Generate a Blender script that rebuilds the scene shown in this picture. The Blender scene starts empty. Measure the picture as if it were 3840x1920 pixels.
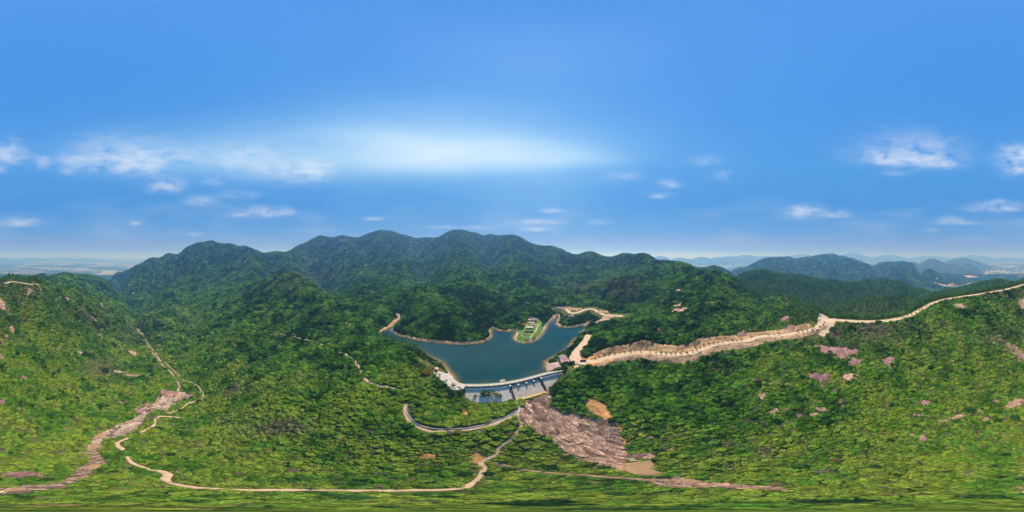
import bpy, bmesh, math, random
import numpy as np
from mathutils import Vector, Matrix

random.seed(7); RNG = np.random.default_rng(7)
SC = bpy.context.scene
COL = SC.collection
CAMZ = 97.0                      # metres above the reservoir surface (z = 0)

# ------------------------------------------------------------------ camera
cd = bpy.data.cameras.new('camera'); cam = bpy.data.objects.new('camera', cd); COL.objects.link(cam)
cam.location = (0, 0, CAMZ); cam.rotation_euler = (math.radians(90), 0, 0)
cd.type = 'PANO'
for tgt in (cd, getattr(cd, 'cycles', None)):
    try: tgt.panorama_type = 'EQUIRECTANGULAR'
    except Exception: pass
cd.clip_start = 0.1; cd.clip_end = 90000
SC.camera = cam

# ------------------------------------------------------------------ light
SUN_AZ, SUN_EL = 8.0, 70.0     # degrees, azimuth clockwise from +Y
sl = bpy.data.lights.new('sun', 'SUN'); sl.energy = 5.0; sl.angle = math.radians(0.6); sl.color = (1.0, 0.86, 0.66)
so = bpy.data.objects.new('sun', sl); COL.objects.link(so)
so.rotation_euler = (math.radians(90 - SUN_EL), 0, math.radians(180 - SUN_AZ))
so.location = (0, 0, 900)
SC.view_settings.view_transform = 'Standard'; SC.view_settings.look = 'None'
SC.view_settings.exposure = 0.25; SC.view_settings.gamma = 1.0
SC.view_settings.use_curve_mapping = False
SC.render.engine = 'CYCLES'
cy = SC.cycles
cy.max_bounces = 4; cy.diffuse_bounces = 2; cy.glossy_bounces = 2; cy.transmission_bounces = 2
cy.volume_bounces = 2; cy.transparent_max_bounces = 4
cy.use_denoising = True; cy.denoiser = 'OPENIMAGEDENOISE'; cy.denoising_input_passes = 'RGB_ALBEDO_NORMAL'; cy.denoising_prefilter = 'ACCURATE'
cy.sample_clamp_indirect = 4.0
try: cy.volume_step_rate = 1.0
except Exception: pass

# ------------------------------------------------------------------ world: sky with clouds
def pix_dir(u, v):
    return (u - 1920) * 0.09375, (960 - v) * 0.09375

def build_world():
    w = bpy.data.worlds.new('World'); SC.world = w; w.use_nodes = True
    nt = w.node_tree; nt.nodes.clear(); N = nt.nodes; L = nt.links
    def m(op, a, b=None, c=None, clamp=False):
        n = N.new('ShaderNodeMath'); n.operation = op; n.use_clamp = clamp
        for i, x in enumerate((a, b, c)):
            if x is None: continue
            if isinstance(x, (int, float)): n.inputs[i].default_value = x
            else: L.new(x, n.inputs[i])
        return n.outputs[0]
    tc = N.new('ShaderNodeTexCoord')
    sx = N.new('ShaderNodeSeparateXYZ'); L.new(tc.outputs['Generated'], sx.inputs[0])
    X, Y, Z = sx.outputs
    el = m('MULTIPLY', m('ARCSINE', m('MINIMUM', m('MAXIMUM', Z, -1), 1)), 57.29578)
    az = m('MULTIPLY', m('ARCTAN2', X, Y), 57.29578)
    # vertical gradient of a clear hazy sky
    t = m('DIVIDE', m('MAXIMUM', el, 0.0), 90.0, clamp=True)
    cr = N.new('ShaderNodeValToRGB'); L.new(t, cr.inputs[0])
    stops = [(0.0, (.29, .36, .70)), (.045, (.23, .375, .76)), (.10, (.13, .36, .79)), (.20, (.070, .318, .80)), (.36, (.085, .36, .86)),
             (.55, (.070, .325, .85)), (1.0, (.058, .295, .82))]
    els = cr.color_ramp.elements
    while len(els) < len(stops): els.new(0.5)
    for e, (p, c) in zip(els, stops): e.position = p; e.color = (*c, 1)
    sky = N.new('ShaderNodeTexSky'); sky.sky_type = 'NISHITA'; sky.sun_disc = False
    sky.sun_elevation = math.radians(SUN_EL); sky.sun_rotation = math.radians(SUN_AZ)
    sky.air_density = 1.0; sky.dust_density = 1.0; sky.ozone_density = 2.0
    gs = N.new('ShaderNodeVectorMath'); gs.operation = 'SCALE'; L.new(cr.outputs[0], gs.inputs[0]); gs.inputs[3].default_value = 7.7
    mx = N.new('ShaderNodeMix'); mx.data_type = 'RGBA'; mx.inputs[0].default_value = 0.04
    L.new(gs.outputs[0], mx.inputs[6]); L.new(sky.outputs[0], mx.inputs[7])
    # clouds: soft tops, crisper undersides
    def blob(u, v, su, up, dn, amp):
        a0, e0 = pix_dir(u, v); k = .09375
        out = None
        da = m('DIVIDE', m('SUBTRACT', az, a0), su * k)
        dv = m('SUBTRACT', el, e0)
        de = m('ADD', m('DIVIDE', m('MAXIMUM', dv, 0), up * k), m('DIVIDE', m('MINIMUM', dv, 0), dn * k))
        q = m('ADD', m('MULTIPLY', da, da), m('MULTIPLY', de, de))
        return m('MULTIPLY', m('EXPONENT', m('MULTIPLY', q, -1.0)), amp)
    def total(lst):
        s = None
        for b in lst:
            x = blob(*b); s = x if s is None else m('ADD', s, x)
        return s
    glare = total([(1640, 560, 600, 165, 110, .48), (1760, 590, 380, 105, 48, .55), (1450, 600, 300, 130, 60, .30), (2080, 598, 240, 60, 28, .32),
                   (1000, 605, 360, 120, 60, .36), (640, 600, 240, 90, 50, .12), (2000, 720, 260, 110, 110, .16), (420, 590, 260, 110, 60, .12)])
    puffs = total([(440, 605, 150, 75, 38, .95), (560, 620, 60, 40, 26, .4), (618, 700, 60, 30, 20, .85), (25, 590, 75, 55, 28, .8), (3865, 590, 75, 55, 28, .8),
                   (0, 635, 24, 16, 12, .6), (3840, 635, 24, 16, 12, .6), (160, 610, 28, 26, 18, .5), (258, 637, 30, 18, 14, .5), (275, 592, 50, 30, 24, .4),
                   (690, 592, 90, 50, 22, .35), (917, 598, 120, 60, 42, .6), (1170, 640, 72, 42, 30, 1.0), (1050, 655, 130, 50, 30, .3),
                   (794, 680, 34, 20, 14, .5), (756, 756, 48, 18, 13, .6), (984, 800, 72, 24, 14, .75), (887, 808, 30, 9, 6, .5), (1077, 797, 26, 15, 12, .5),
                   (895, 732, 66, 18, 12, .3), (75, 838, 66, 20, 11, .75), (3915, 838, 66, 20, 11, .75), (507, 838, 22, 8, 6, .6), (1401, 820, 36, 8, 6, .5),
                   (727, 880, 24, 9, 7, .45), (1714, 853, 120, 7, 5, .4), (1995, 834, 90, 11, 8, .55), (2017, 860, 54, 11, 8, .6), (2069, 791, 48, 9, 6, .45),
                   (2240, 834, 40, 10, 7, .4), (2337, 667, 70, 22, 14, .3), (2505, 693, 42, 16, 11, .55), (2468, 734, 44, 13, 9, .5), (2647, 607, 50, 24, 14, .35),
                   (2721, 663, 40, 22, 14, .35), (3016, 795, 60, 22, 19, .9), (3135, 808, 54, 16, 9, .65), (3411, 598, 160, 80, 22, .85), (3508, 622, 75, 26, 14, .7),
                   (3321, 608, 50, 24, 11, .6), (3358, 652, 46, 14, 9, .3), (3806, 613, 54, 60, 34, .9), (3739, 783, 90, 22, 10, .9), (3742, 757, 26, 10, 8, .5),
                   (3575, 828, 50, 14, 9, .5), (3493, 864, 24, 8, 6, .4), (3600, 838, 90, 9, 6, .3)])
    mp = N.new('ShaderNodeMapping'); mp.inputs['Scale'].default_value = (5.5, 5.5, 15.0); L.new(tc.outputs['Generated'], mp.inputs[0])
    nz = N.new('ShaderNodeTexNoise'); nz.inputs['Scale'].default_value = 1.6; nz.inputs['Detail'].default_value = 7; nz.inputs['Roughness'].default_value = .58
    nz.inputs['Distortion'].default_value = .35
    L.new(mp.outputs[0], nz.inputs['Vector'])
    mp2 = N.new('ShaderNodeMapping'); mp2.inputs['Scale'].default_value = (1.6, 1.6, 6.0); L.new(tc.outputs['Generated'], mp2.inputs[0])
    nz2 = N.new('ShaderNodeTexNoise'); nz2.inputs['Scale'].default_value = 1.4; nz2.inputs['Detail'].default_value = 5
    L.new(mp2.outputs[0], nz2.inputs['Vector'])
    k = m('ADD', m('MULTIPLY', nz.outputs[0], 3.4), -1.05)
    c1 = m('MULTIPLY', puffs, m('MULTIPLY', m('MAXIMUM', k, 0.0), .8))
    c2 = m('MULTIPLY', glare, m('ADD', m('MULTIPLY', nz2.outputs[0], .9), .55))
    # thin veil above the glare and very faint wisps low in the sky
    band = m('EXPONENT', m('MULTIPLY', m('POWER', m('DIVIDE', m('SUBTRACT', el, 12.0), 8.0), 2.0), -1.0))
    c3 = m('MULTIPLY', band, m('MAXIMUM', m('SUBTRACT', nz2.outputs[0], .5), 0.0))
    c3 = m('MULTIPLY', c3, .55)
    def cover(x): return m('MULTIPLY', m('SUBTRACT', 1.0, m('EXPONENT', m('MULTIPLY', x, -1.15))), .96, clamp=True)
    core = m('MULTIPLY', m('MULTIPLY', c2, c2), .42)
    mg = N.new('ShaderNodeMix'); mg.data_type = 'RGBA'; L.new(cover(c2), mg.inputs[0]); L.new(mx.outputs[2], mg.inputs[6]); mg.inputs[7].default_value = (3.7, 6.6, 8.5, 1)
    mc = N.new('ShaderNodeMix'); mc.data_type = 'RGBA'
    L.new(cover(m('ADD', m('ADD', c1, core), c3)), mc.inputs[0]); L.new(mg.outputs[2], mc.inputs[6])
    mc.inputs[7].default_value = (7.2, 7.7, 8.3, 1)
    bg = N.new('ShaderNodeBackground'); bg.inputs['Strength'].default_value = 0.1
    L.new(mc.outputs[2], bg.inputs[0])
    out = N.new('ShaderNodeOutputWorld'); L.new(bg.outputs[0], out.inputs[0])
build_world()

# ------------------------------------------------------------------ small helpers
def tag(o, label=None, cat=None, group=None, kind=None):
    if label: o['label'] = label
    if cat: o['category'] = cat
    if group: o['group'] = group
    if kind: o['kind'] = kind
    return o

def mesh_np(name, V, F, mats=(), parent=None, smooth=False, mi=None, loc=None):
    """V (n,3), F list of tuples or an (m,k) int array."""
    me = bpy.data.meshes.new(name)
    V = np.asarray(V, np.float32)
    if isinstance(F, np.ndarray):
        k = F.shape[1]; n = len(F)
        me.vertices.add(len(V)); me.vertices.foreach_set('co', V.ravel())
        me.loops.add(n * k); me.loops.foreach_set('vertex_index', F.astype(np.int32).ravel())
        me.polygons.add(n); me.polygons.foreach_set('loop_start', np.arange(0, n * k, k, dtype=np.int32))
        me.update(calc_edges=True)
    else:
        me.from_pydata([tuple(map(float, v)) for v in V], [], F); me.update()
    if not isinstance(mats, (list, tuple)): mats = [mats]
    for q in mats: me.materials.append(q)
    if mi is not None: me.polygons.foreach_set('material_index', np.asarray(mi, np.int32))
    if smooth: me.polygons.foreach_set('use_smooth', np.ones(len(me.polygons), bool))
    o = bpy.data.objects.new(name, me); COL.objects.link(o)
    if loc is not None: o.location = loc
    if parent is not None: o.parent = parent
    return o

def empty(name, loc=(0, 0, 0), rz=0.0):
    o = bpy.data.objects.new(name, None); COL.objects.link(o)
    o.location = loc; o.rotation_euler = (0, 0, rz); o.empty_display_size = .5
    return o

class MB:
    """collects boxes, prisms and tubes into one mesh"""
    def __init__(s): s.V = []; s.F = []; s.M = []
    def add(s, V, F, mi=0):
        b = len(s.V); s.V += [tuple(v) for v in V]; s.F += [tuple(b + i for i in f) for f in F]; s.M += [mi] * len(F); return s
    def box(s, c, d, rz=0.0, mi=0, taper=1.0):
        x, y, z = d[0] / 2, d[1] / 2, d[2] / 2; ca, sa = math.cos(rz), math.sin(rz)
        P = []
        for k, zz in ((1, -z), (taper, z)):
            for a, b in ((-x, -y), (x, -y), (x, y), (-x, y)):
                a *= k; b *= k
                P.append((c[0] + a * ca - b * sa, c[1] + a * sa + b * ca, c[2] + zz))
        return s.add(P, [(3, 2, 1, 0), (4, 5, 6, 7), (0, 1, 5, 4), (1, 2, 6, 5), (2, 3, 7, 6), (3, 0, 4, 7)], mi)
    def tube(s, pts, r, n=6, mi=0):
        pts = [Vector(p) for p in pts]; rr = r if isinstance(r, (list, tuple)) else [r] * len(pts); P = []; F = []
        for i, p in enumerate(pts):
            t = (pts[min(i + 1, len(pts) - 1)] - pts[max(i - 1, 0)]).normalized()
            a = t.cross(Vector((0, 0, 1)))
            if a.length < 1e-3: a = Vector((1, 0, 0))
            a.normalize(); b = t.cross(a)
            for k in range(n):
                g = 2 * math.pi * k / n; P.append(p + (a * math.cos(g) + b * math.sin(g)) * rr[i])
        for i in range(len(pts) - 1):
            for k in range(n):
                k2 = (k + 1) % n; F.append((i * n + k, i * n + k2, (i + 1) * n + k2, (i + 1) * n + k))
        F.append(tuple(range(n - 1, -1, -1))); F.append(tuple((len(pts) - 1) * n + k for k in range(n)))
        return s.add(P, F, mi)
    def prism(s, poly, z0, z1, mi=0):
        n = len(poly); P = [(p[0], p[1], z0) for p in poly] + [(p[0], p[1], z1) for p in poly]
        F = [tuple(range(n - 1, -1, -1)), tuple(range(n, 2 * n))] + [(i, (i + 1) % n, n + (i + 1) % n, n + i) for i in range(n)]
        return s.add(P, F, mi)
    def build(s, name, mats, parent=None, smooth=False, loc=None):
        return mesh_np(name, np.array(s.V, float), s.F, mats, parent, smooth, s.M, loc)

# ------------------------------------------------------------------ materials
def mat(name, col, rough=.8, var=.18, scale=1.0, col2=None, bump=0.0, metal=0.0, spec=.3, detail=5, coord='Object', thr=(.35, .65), stretch=(1, 1, 1), bscale=None):
    ma = bpy.data.materials.new(name); ma.use_nodes = True
    nt = ma.node_tree; N = nt.nodes; L = nt.links; p = N['Principled BSDF']
    p.inputs['Roughness'].default_value = rough; p.inputs['Metallic'].default_value = metal
    p.inputs['Specular IOR Level'].default_value = spec
    tc = N.new('ShaderNodeTexCoord'); mp = N.new('ShaderNodeMapping'); mp.inputs['Scale'].default_value = stretch
    L.new(tc.outputs[coord], mp.inputs[0])
    nz = N.new('ShaderNodeTexNoise'); nz.inputs['Scale'].default_value = scale; nz.inputs['Detail'].default_value = detail; nz.inputs['Roughness'].default_value = .62
    L.new(mp.outputs[0], nz.inputs['Vector'])
    cr = N.new('ShaderNodeValToRGB'); L.new(nz.outputs[0], cr.inputs[0])
    c2 = col2 if col2 else tuple(min(1, c * (1 + var)) for c in col)
    c1 = col if col2 else tuple(c * (1 - var) for c in col)
    cr.color_ramp.elements[0].position = thr[0]; cr.color_ramp.elements[0].color = (*c1, 1)
    cr.color_ramp.elements[1].position = thr[1]; cr.color_ramp.elements[1].color = (*c2, 1)
    L.new(cr.outputs[0], p.inputs['Base Color'])
    if bump:
        n2 = N.new('ShaderNodeTexNoise'); n2.inputs['Scale'].default_value = bscale or scale * 4; n2.inputs['Detail'].default_value = 6
        L.new(mp.outputs[0], n2.inputs['Vector'])
        b = N.new('ShaderNodeBump'); b.inputs['Strength'].default_value = bump; b.inputs['Distance'].default_value = .3
        L.new(n2.outputs[0], b.inputs['Height']); L.new(b.outputs[0], p.inputs['Normal'])
    return ma

# ------------------------------------------------------------------ numpy noise
def _hash(ix, iy, seed):
    h = (ix.astype(np.int64) * 374761393 + iy.astype(np.int64) * 668265263 + seed * 974634721) & 0x7fffffff
    h = ((h ^ (h >> 13)) * 1274126177) & 0x7fffffff
    return ((h ^ (h >> 16)) & 0xffff) / 65535.0
def vnoise(x, y, seed=0):
    ix = np.floor(x); iy = np.floor(y); fx = x - ix; fy = y - iy
    fx = fx * fx * fx * (fx * (fx * 6 - 15) + 10); fy = fy * fy * fy * (fy * (fy * 6 - 15) + 10)
    a = _hash(ix, iy, seed); b = _hash(ix + 1, iy, seed); c = _hash(ix, iy + 1, seed); d = _hash(ix + 1, iy + 1, seed)
    return (a + (b - a) * fx) * (1 - fy) + (c + (d - c) * fx) * fy
def fbm(x, y, wl, oct=4, seed=0, gain=.5):
    s = 0; a = 1; t = 0
    for i in range(oct):
        s = s + a * (vnoise(x / wl + 17.3 * i, y / wl - 9.1 * i, seed + i) - .5) * 2; t += a; a *= gain; wl *= .5
    return s / t

def smooth(a, b, x):
    t = np.clip((x - a) / (b - a), 0, 1); return t * t * (3 - 2 * t)
def in_poly(x, y, P):
    r = np.zeros(np.shape(x), bool); n = len(P)
    for i in range(n):
        x1, y1 = P[i]; x2, y2 = P[(i + 1) % n]
        if y1 == y2: continue
        c = ((y1 > y) != (y2 > y)) & (x < (x2 - x1) * (y - y1) / (y2 - y1) + x1); r ^= c
    return r
def dist_line(x, y, P, closed=False, vals=None):
    """distance to a polyline and (optionally) values interpolated at the nearest point"""
    d = np.full(np.shape(x), 1e9); vv = np.zeros(np.shape(x)) if vals is not None else None
    n = len(P)
    for i in range(n if closed else n - 1):
        x1, y1 = P[i]; x2, y2 = P[(i + 1) % n]; dx, dy = x2 - x1, y2 - y1; l2 = dx * dx + dy * dy + 1e-9
        t = np.clip(((x - x1) * dx + (y - y1) * dy) / l2, 0, 1)
        q = np.hypot(x - x1 - t * dx, y - y1 - t * dy)
        if vals is None: d = np.minimum(d, q)
        else:
            k = q < d; d = np.where(k, q, d); vv = np.where(k, vals[i] + (vals[(i + 1) % n] - vals[i]) * t, vv)
    return d if vals is None else (d, vv)
def catmull(P, step):
    P = [np.array(p, float) for p in P]; Q = [2 * P[0] - P[1]] + P + [2 * P[-1] - P[-2]]; out = []
    for i in range(1, len(Q) - 2):
        p0, p1, p2, p3 = Q[i - 1:i + 3]; n = max(1, int(np.linalg.norm((p2 - p1)[:2]) / step))
        for k in range(n):
            t = k / n
            out.append(.5 * (2 * p1 + (p2 - p0) * t + (2 * p0 - 5 * p1 + 4 * p2 - p3) * t * t + (3 * p1 - p0 - 3 * p2 + p3) * t ** 3))
    out.append(P[-1]); return np.array(out)

# ------------------------------------------------------------------ from sight lines to places on the ground
def ray(u, v):
    a, e = pix_dir(u, v); return math.radians(a), math.tan(math.radians(e))
def at_z(u, v, z):
    a, t = ray(u, v); r = (z - CAMZ) / t; return (r * math.sin(a), r * math.cos(a))
def at_r(u, v, r):
    a, t = ray(u, v); return (r * math.sin(a), r * math.cos(a), CAMZ + r * t)

# ------------------------------------------------------------------ terrain: surveyed points (sight line + height or range), thin-plate surface
CP = []                                                # x, y, z
def cz(u, v, z): x, y = at_z(u, v, z); CP.append((x, y, z))
def cr_(u, v, r): CP.append(at_r(u, v, r))
def ridge(u, v, r, back=.16, k=1.32):                  # a crest: the ground falls away behind it
    x, y, z = at_r(u, v, r); z -= 3.5 if r < 300 else 6.5 if r < 720 else 5.0 if r < 1000 else 12.0 if r < 1500 else 5.0      # crowns stand above the ground line
    CP.append((x, y, z)); CP.append((x * k, y * k, z - back * r))
# the stream below the camera and out through the valley
STREAM = [(2470, 1745, -39), (2600, 1790, -43), (3000, 1838, -46.5), (3840, 1848, -50), (100, 1835, -50.5), (265, 1790, -52), (345, 1740, -53), (360, 1680, -54),
          (430, 1612, -56), (500, 1590, -57), (540, 1545, -58), (590, 1520, -59), (640, 1495, -60), (690, 1475, -61)]
STREAM2 = [(690, 1475, -61), (672, 1440, -63), (660, 1405, -66), (620, 1370, -70), (580, 1325, -75), (545, 1262, -85), (508, 1225, -92), (530, 1205, -98), (560, 1188, -106)]
for s in STREAM[1:] + STREAM2[1:]: cz(*s)
for s in [(3420, 1846, -49), (0, 1880, -49), (1000, 1880, -47), (2000, 1880, -44), (3000, 1880, -47)]: cz(*s)
CP.append((0, 0, -47))
cz(440, 1110, -135); cz(452, 1090, -150); cz(440, 1060, -185)
# crest road behind
ROAD = [(2186, 1362, 4.0), (2240, 1352, 4.6), (2300, 1336, 5.4), (2360, 1326, 6.4), (2420, 1322, 7.6), (2480, 1327, 9.0), (2540, 1330, 10.4), (2590, 1324, 11.8), (2640, 1306, 13.4),
        (2690, 1291, 15), (2740, 1284, 16.8), (2800, 1277, 18.8), (2860, 1262, 21), (2920, 1258, 23.2), (2980, 1249, 25.4), (3030, 1240, 27.5), (3072, 1222, 29), (3092, 1206, 30), (3125, 1200, 30.6), (3180, 1203, 31),
        (3260, 1206, 31.5), (3325, 1202, 33), (3400, 1187, 35.5), (3450, 1164, 38), (3492, 1140, 40), (3540, 1124, 42), (3620, 1110, 45), (3733, 1093, 50), (3800, 1078, 53.5), (3840, 1067, 56),
        (3850, 1065, 57)]
ROADL = [(0, 1067, 56), (20, 1062, 57.5), (50, 1056, 59), (80, 1060, 57), (120, 1066, 54.5), (152, 1065, 54)]
LANE = [(2186, 1362, 4.0), (2160, 1338, 4.4), (2160, 1322, 4.8), (2180, 1300, 5.2), (2200, 1272, 5.7), (2212, 1252, 6.2)]
ROADB = [(2085, 1158.5, 5.4), (2112, 1160, 6), (2128, 1163, 7), (2137, 1173, 8.5), (2155, 1173.5, 9), (2172, 1170, 9), (2190, 1163, 9), (2208, 1158.5, 9.2), (2229, 1161, 10), (2245, 1170, 11.2), (2257, 1176.5, 12), (2272, 1181, 12.6), (2301, 1183, 13.8), (2336, 1186, 15)]
for s in ROAD[1::2] + ROADL[::2] + LANE[1::2] + ROADB[::3]: cz(*s)
for u, v, r in [(3125, 1185, 190), (3260, 1190, 170), (3400, 1165, 190), (3480, 1125, 205), (3560, 1104, 225), (3700, 1082, 240), (3820, 1056, 255), (10, 1046, 265), (60, 1038, 270)]:
    ridge(u, v, r, .17, 1.5)
for u, v, r in [(130, 1050, 285), (200, 1060, 305), (272, 1075, 330), (369, 1098, 372), (439, 1133, 400)]: ridge(u, v, r, .14, 1.4)
cz(536, 1184, -66)
# hill beyond the left spur, mountain, ranges
for u, v, r in [(150, 1034, 640), (240, 1018, 700), (330, 1028, 800), (405, 1060, 850)]: ridge(u, v, r, .14)
for u, v, r in [(427, 1027, 1350), (470, 1010, 1300), (500, 1003, 1250), (535, 990, 1200), (570, 962, 1150), (630, 944, 1130), (700, 926, 1100), (750, 908, 1100), (795, 899, 1100), (830, 910, 1090), (870, 914, 1080), (920, 925, 1040),
                (960, 936, 1000), (1000, 943, 1000), (1035, 944, 1050), (1068, 955, 1100), (1095, 934, 1150), (1130, 912, 1180), (1165, 895, 1200), (1200, 884, 1200), (1240, 890, 1210), (1275, 887, 1250), (1310, 896, 1260), (1370, 890, 1300),
                (1420, 885, 1320), (1470, 880, 1350), (1520, 888, 1350), (1560, 896, 1350), (1600, 897, 1330), (1650, 909, 1300), (1690, 886, 1260), (1750, 871, 1200), (1790, 876, 1190), (1840, 875, 1180), (1880, 886, 1160), (1920, 895, 1150),
                (1960, 910, 1120), (2000, 928, 1050), (2040, 930, 1000), (2070, 937, 1000), (2110, 950, 950), (2165, 969, 900), (2195, 960, 870), (2230, 953, 850), (2270, 962, 830), (2310, 956, 800), (2345, 958, 800),
                (2380, 970, 770), (2440, 977, 740)]: ridge(u, v, r, .22)
for u, v, r in [(2510, 982, 1000), (2580, 990, 1000), (2680, 1003, 1000), (2745, 1030, 950)]: ridge(u, v, r, .15)
for u, v, r in [(2505, 992, 550), (2560, 1003, 500), (2612, 1018, 450)]: ridge(u, v, r, .18)
for u, v, r in [(2644, 1012, 335), (2683, 1010, 325), (2715, 1022, 330), (2737, 1031, 345)]: ridge(u, v, r, .14, 1.25)
for u, v, r in [(2785, 1030, 560), (2830, 1026, 580), (2873, 1026, 600), (2930, 1034, 600), (2985, 1032, 600), (3030, 1042, 600), (3073, 1054, 600), (3130, 1058, 610), (3189, 1064, 620), (3245, 1054, 640), (3306, 1048, 650), (3383, 1058, 640), (3461, 1084, 600)]: ridge(u, v, r, .18)
for u, v, r in [(3560, 1092, 520), (3660, 1078, 560), (3750, 1060, 600)]: ridge(u, v, r, .2)
for u, v, r in [(2700, 1035, 1700), (2760, 1010, 1800), (2850, 982, 1900), (2910, 970, 1950), (2960, 969, 2000), (3010, 968, 2000), (3060, 964, 2000), (3100, 959, 2000), (3126, 957, 2000), (3165, 964, 2000), (3200, 974, 2000), (3250, 990, 2000), (3300, 987, 2050), (3330, 984, 2100),
                (3380, 986, 2050), (3430, 998, 2000), (3470, 1012, 1900)]: ridge(u, v, r, .06, 1.18)
for u, v, z in [(3300, 1035, -120), (3450, 1040, -150), (3560, 1050, -168), (3640, 1040, -180), (3740, 1030, -185), (3000, 1025, -60), (3150, 1030, -80), (60, 1015, -190), (0, 1022, -188)]: cz(u, v, z)
# lower mountain faces
for u, v, r in [(560, 1090, 760), (600, 1040, 900), (480, 1060, 980), (680, 1010, 900), (640, 1100, 640), (720, 1060, 720), (800, 1000, 860), (800, 1090, 560), (900, 990, 820), (870, 1050, 640), (1000, 985, 850), (980, 1030, 640),
                (1150, 960, 980), (1250, 950, 1000), (1350, 960, 900), (1300, 1000, 760), (1350, 1050, 520), (1420, 985, 760), (1500, 940, 980), (1500, 990, 700), (1560, 930, 1080), (1620, 960, 900),
                (1690, 934, 800), (1760, 990, 620), (1800, 940, 950), (1850, 910, 1020), (1900, 1000, 560), (1950, 960, 760), (2050, 985, 700), (2150, 1010, 620), (2250, 1000, 640), (2350, 1010, 560), (2150, 1080, 400), (2300, 1080, 380), (2400, 1060, 380),
                (2470, 1040, 400), (2420, 1110, 290), (2050, 1100, 350), (1980, 1060, 420), (2000, 1140, 290)]: cr_(u, v, r)
# the middle spur and the slopes below it
for u, v, r in [(1000, 1040, 435), (1040, 1018, 425), (1082, 1006, 420), (1120, 1022, 410), (1172, 1052, 400), (1234, 1098, 380)]: ridge(u, v, r, .13, 1.3)
for u, v, r in [(960, 1062, 450), (900, 1097, 440), (800, 1150, 430), (700, 1200, 390), (1300, 1180, 240), (1350, 1250, 182), (1400, 1292, 152), (1080, 1200, 250), (1080, 1110, 330), (1100, 1300, 182), (1080, 1450, 115), (1080, 1600, 73), (950, 1180, 290), (950, 1300, 190),
                (800, 1290, 235), (800, 1450, 142), (850, 1600, 84), (700, 1380, 195), (720, 1300, 265), (1200, 1250, 200), (1250, 1400, 118), (1280, 1520, 82), (1350, 1650, 56), (1500, 1700, 47), (1150, 1720, 46), (900, 1720, 48)]: cr_(u, v, r)
for s in [(1342, 1373, 2.5), (1384, 1433, 2), (1454, 1452, 1.5), (1510, 1466, 2), (1519, 1517, -4), (1530, 1560, -8), (1560, 1592, -11), (1620, 1612, -13), (1700, 1614, -13), (1800, 1602, -12.6), (1900, 1568, -12), (1938, 1545, -11.6), (1945, 1512, -11),
          (1560, 1330, 13), (1500, 1320, 12), (1600, 1372, 8), (1640, 1400, 4), (1690, 1440, 2.4), (1720, 1452, 2.4), (1650, 1440, 1.5), (1600, 1430, 3), (1700, 1480, -3), (1760, 1490, -6.5), (1830, 1492, -9.5), (1650, 1520, -7), (1750, 1550, -10),
          (1949, 1578, -14), (1957, 1598, -16), (1941, 1618, -19), (1901, 1658, -25), (1869, 1683, -29), (1812, 1723, -34), (1800, 1780, -40), (1750, 1835, -44), (1200, 1838, -46), (750, 1830, -48), (600, 1775, -50), (450, 1660, -53)]: cz(*s)
# rock slab, pool and the right-hand slope
for s in [(1950, 1508, -11), (2040, 1498, -10.5), (2000, 1515, -12), (2060, 1480, -8), (2150, 1550, -18), (2050, 1600, -21), (2250, 1650, -30), (2150, 1680, -31), (2330, 1690, -34), (2400, 1735, -38), (2300, 1740, -38), (2380, 1765, -39), (2080, 1680, -29), (2000, 1660, -26),
          (2200, 1500, -8), (2285, 1560, -15), (2330, 1620, -24), (2400, 1660, -29), (2276, 1533, -13), (2120, 1500, -9), (2090, 1440, 1), (2150, 1450, 0), (2250, 1420, 1), (2400, 1450, -6), (2400, 1560, -13), (2600, 1600, -16), (2600, 1700, -30), (2600, 1450, -1), (2800, 1500, -2), (2800, 1350, 10), (2800, 1700, -31), (3000, 1400, 10), (3000, 1600, -13),
          (3000, 1750, -37), (3400, 1300, 18), (3400, 1500, -7), (3400, 1700, -34), (3200, 1320, 15), (3200, 1550, -10), (3700, 1300, 16), (3700, 1180, 34), (3600, 1200, 30), (3700, 1500, -17), (3700, 1700, -39), (3150, 1250, 24)]: cz(*s)
# slope right of the stream (left edge of the picture)
for u, v, r in [(250, 1200, 265), (400, 1220, 315), (480, 1230, 372), (250, 1350, 182), (420, 1340, 222), (100, 1200, 212), (100, 1350, 150), (100, 1550, 90), (300, 1550, 102), (450, 1450, 158), (100, 1120, 235), (250, 1130, 300), (0, 1250, 182), (200, 1700, 56)]: cr_(u, v, r)
# hill above the road and round the lake
for u, v, r in [(2130, 1122, 310), (2180, 1128, 305), (2230, 1130, 308), (2320, 1152, 262), (2150, 1148, 270), (2210, 1143, 285), (2280, 1160, 262)]: cr_(u, v, r)
for u, v, r in [(2300, 1282, 146), (2400, 1200, 182), (2400, 1280, 142), (2500, 1100, 262), (2600, 1150, 205), (2600, 1270, 140), (2800, 1150, 225), (2790, 1090, 330), (2900, 1180, 192), (2950, 1120, 300), (2900, 1215, 168), (3073, 1168, 188), (2250, 1250, 178), (2330, 1215, 190)]: cr_(u, v, r)
for u, v, r in [(3200, 1118, 330), (3250, 1112, 335), (3306, 1108, 335), (3390, 1106, 325), (3440, 1112, 305)]: ridge(u, v, r, .14, 1.25)
for u, v, r in [(2900, 1075, 430), (3000, 1090, 440), (3080, 1095, 450), (3140, 1098, 460), (2820, 1065, 430)]: cr_(u, v, r)
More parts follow.
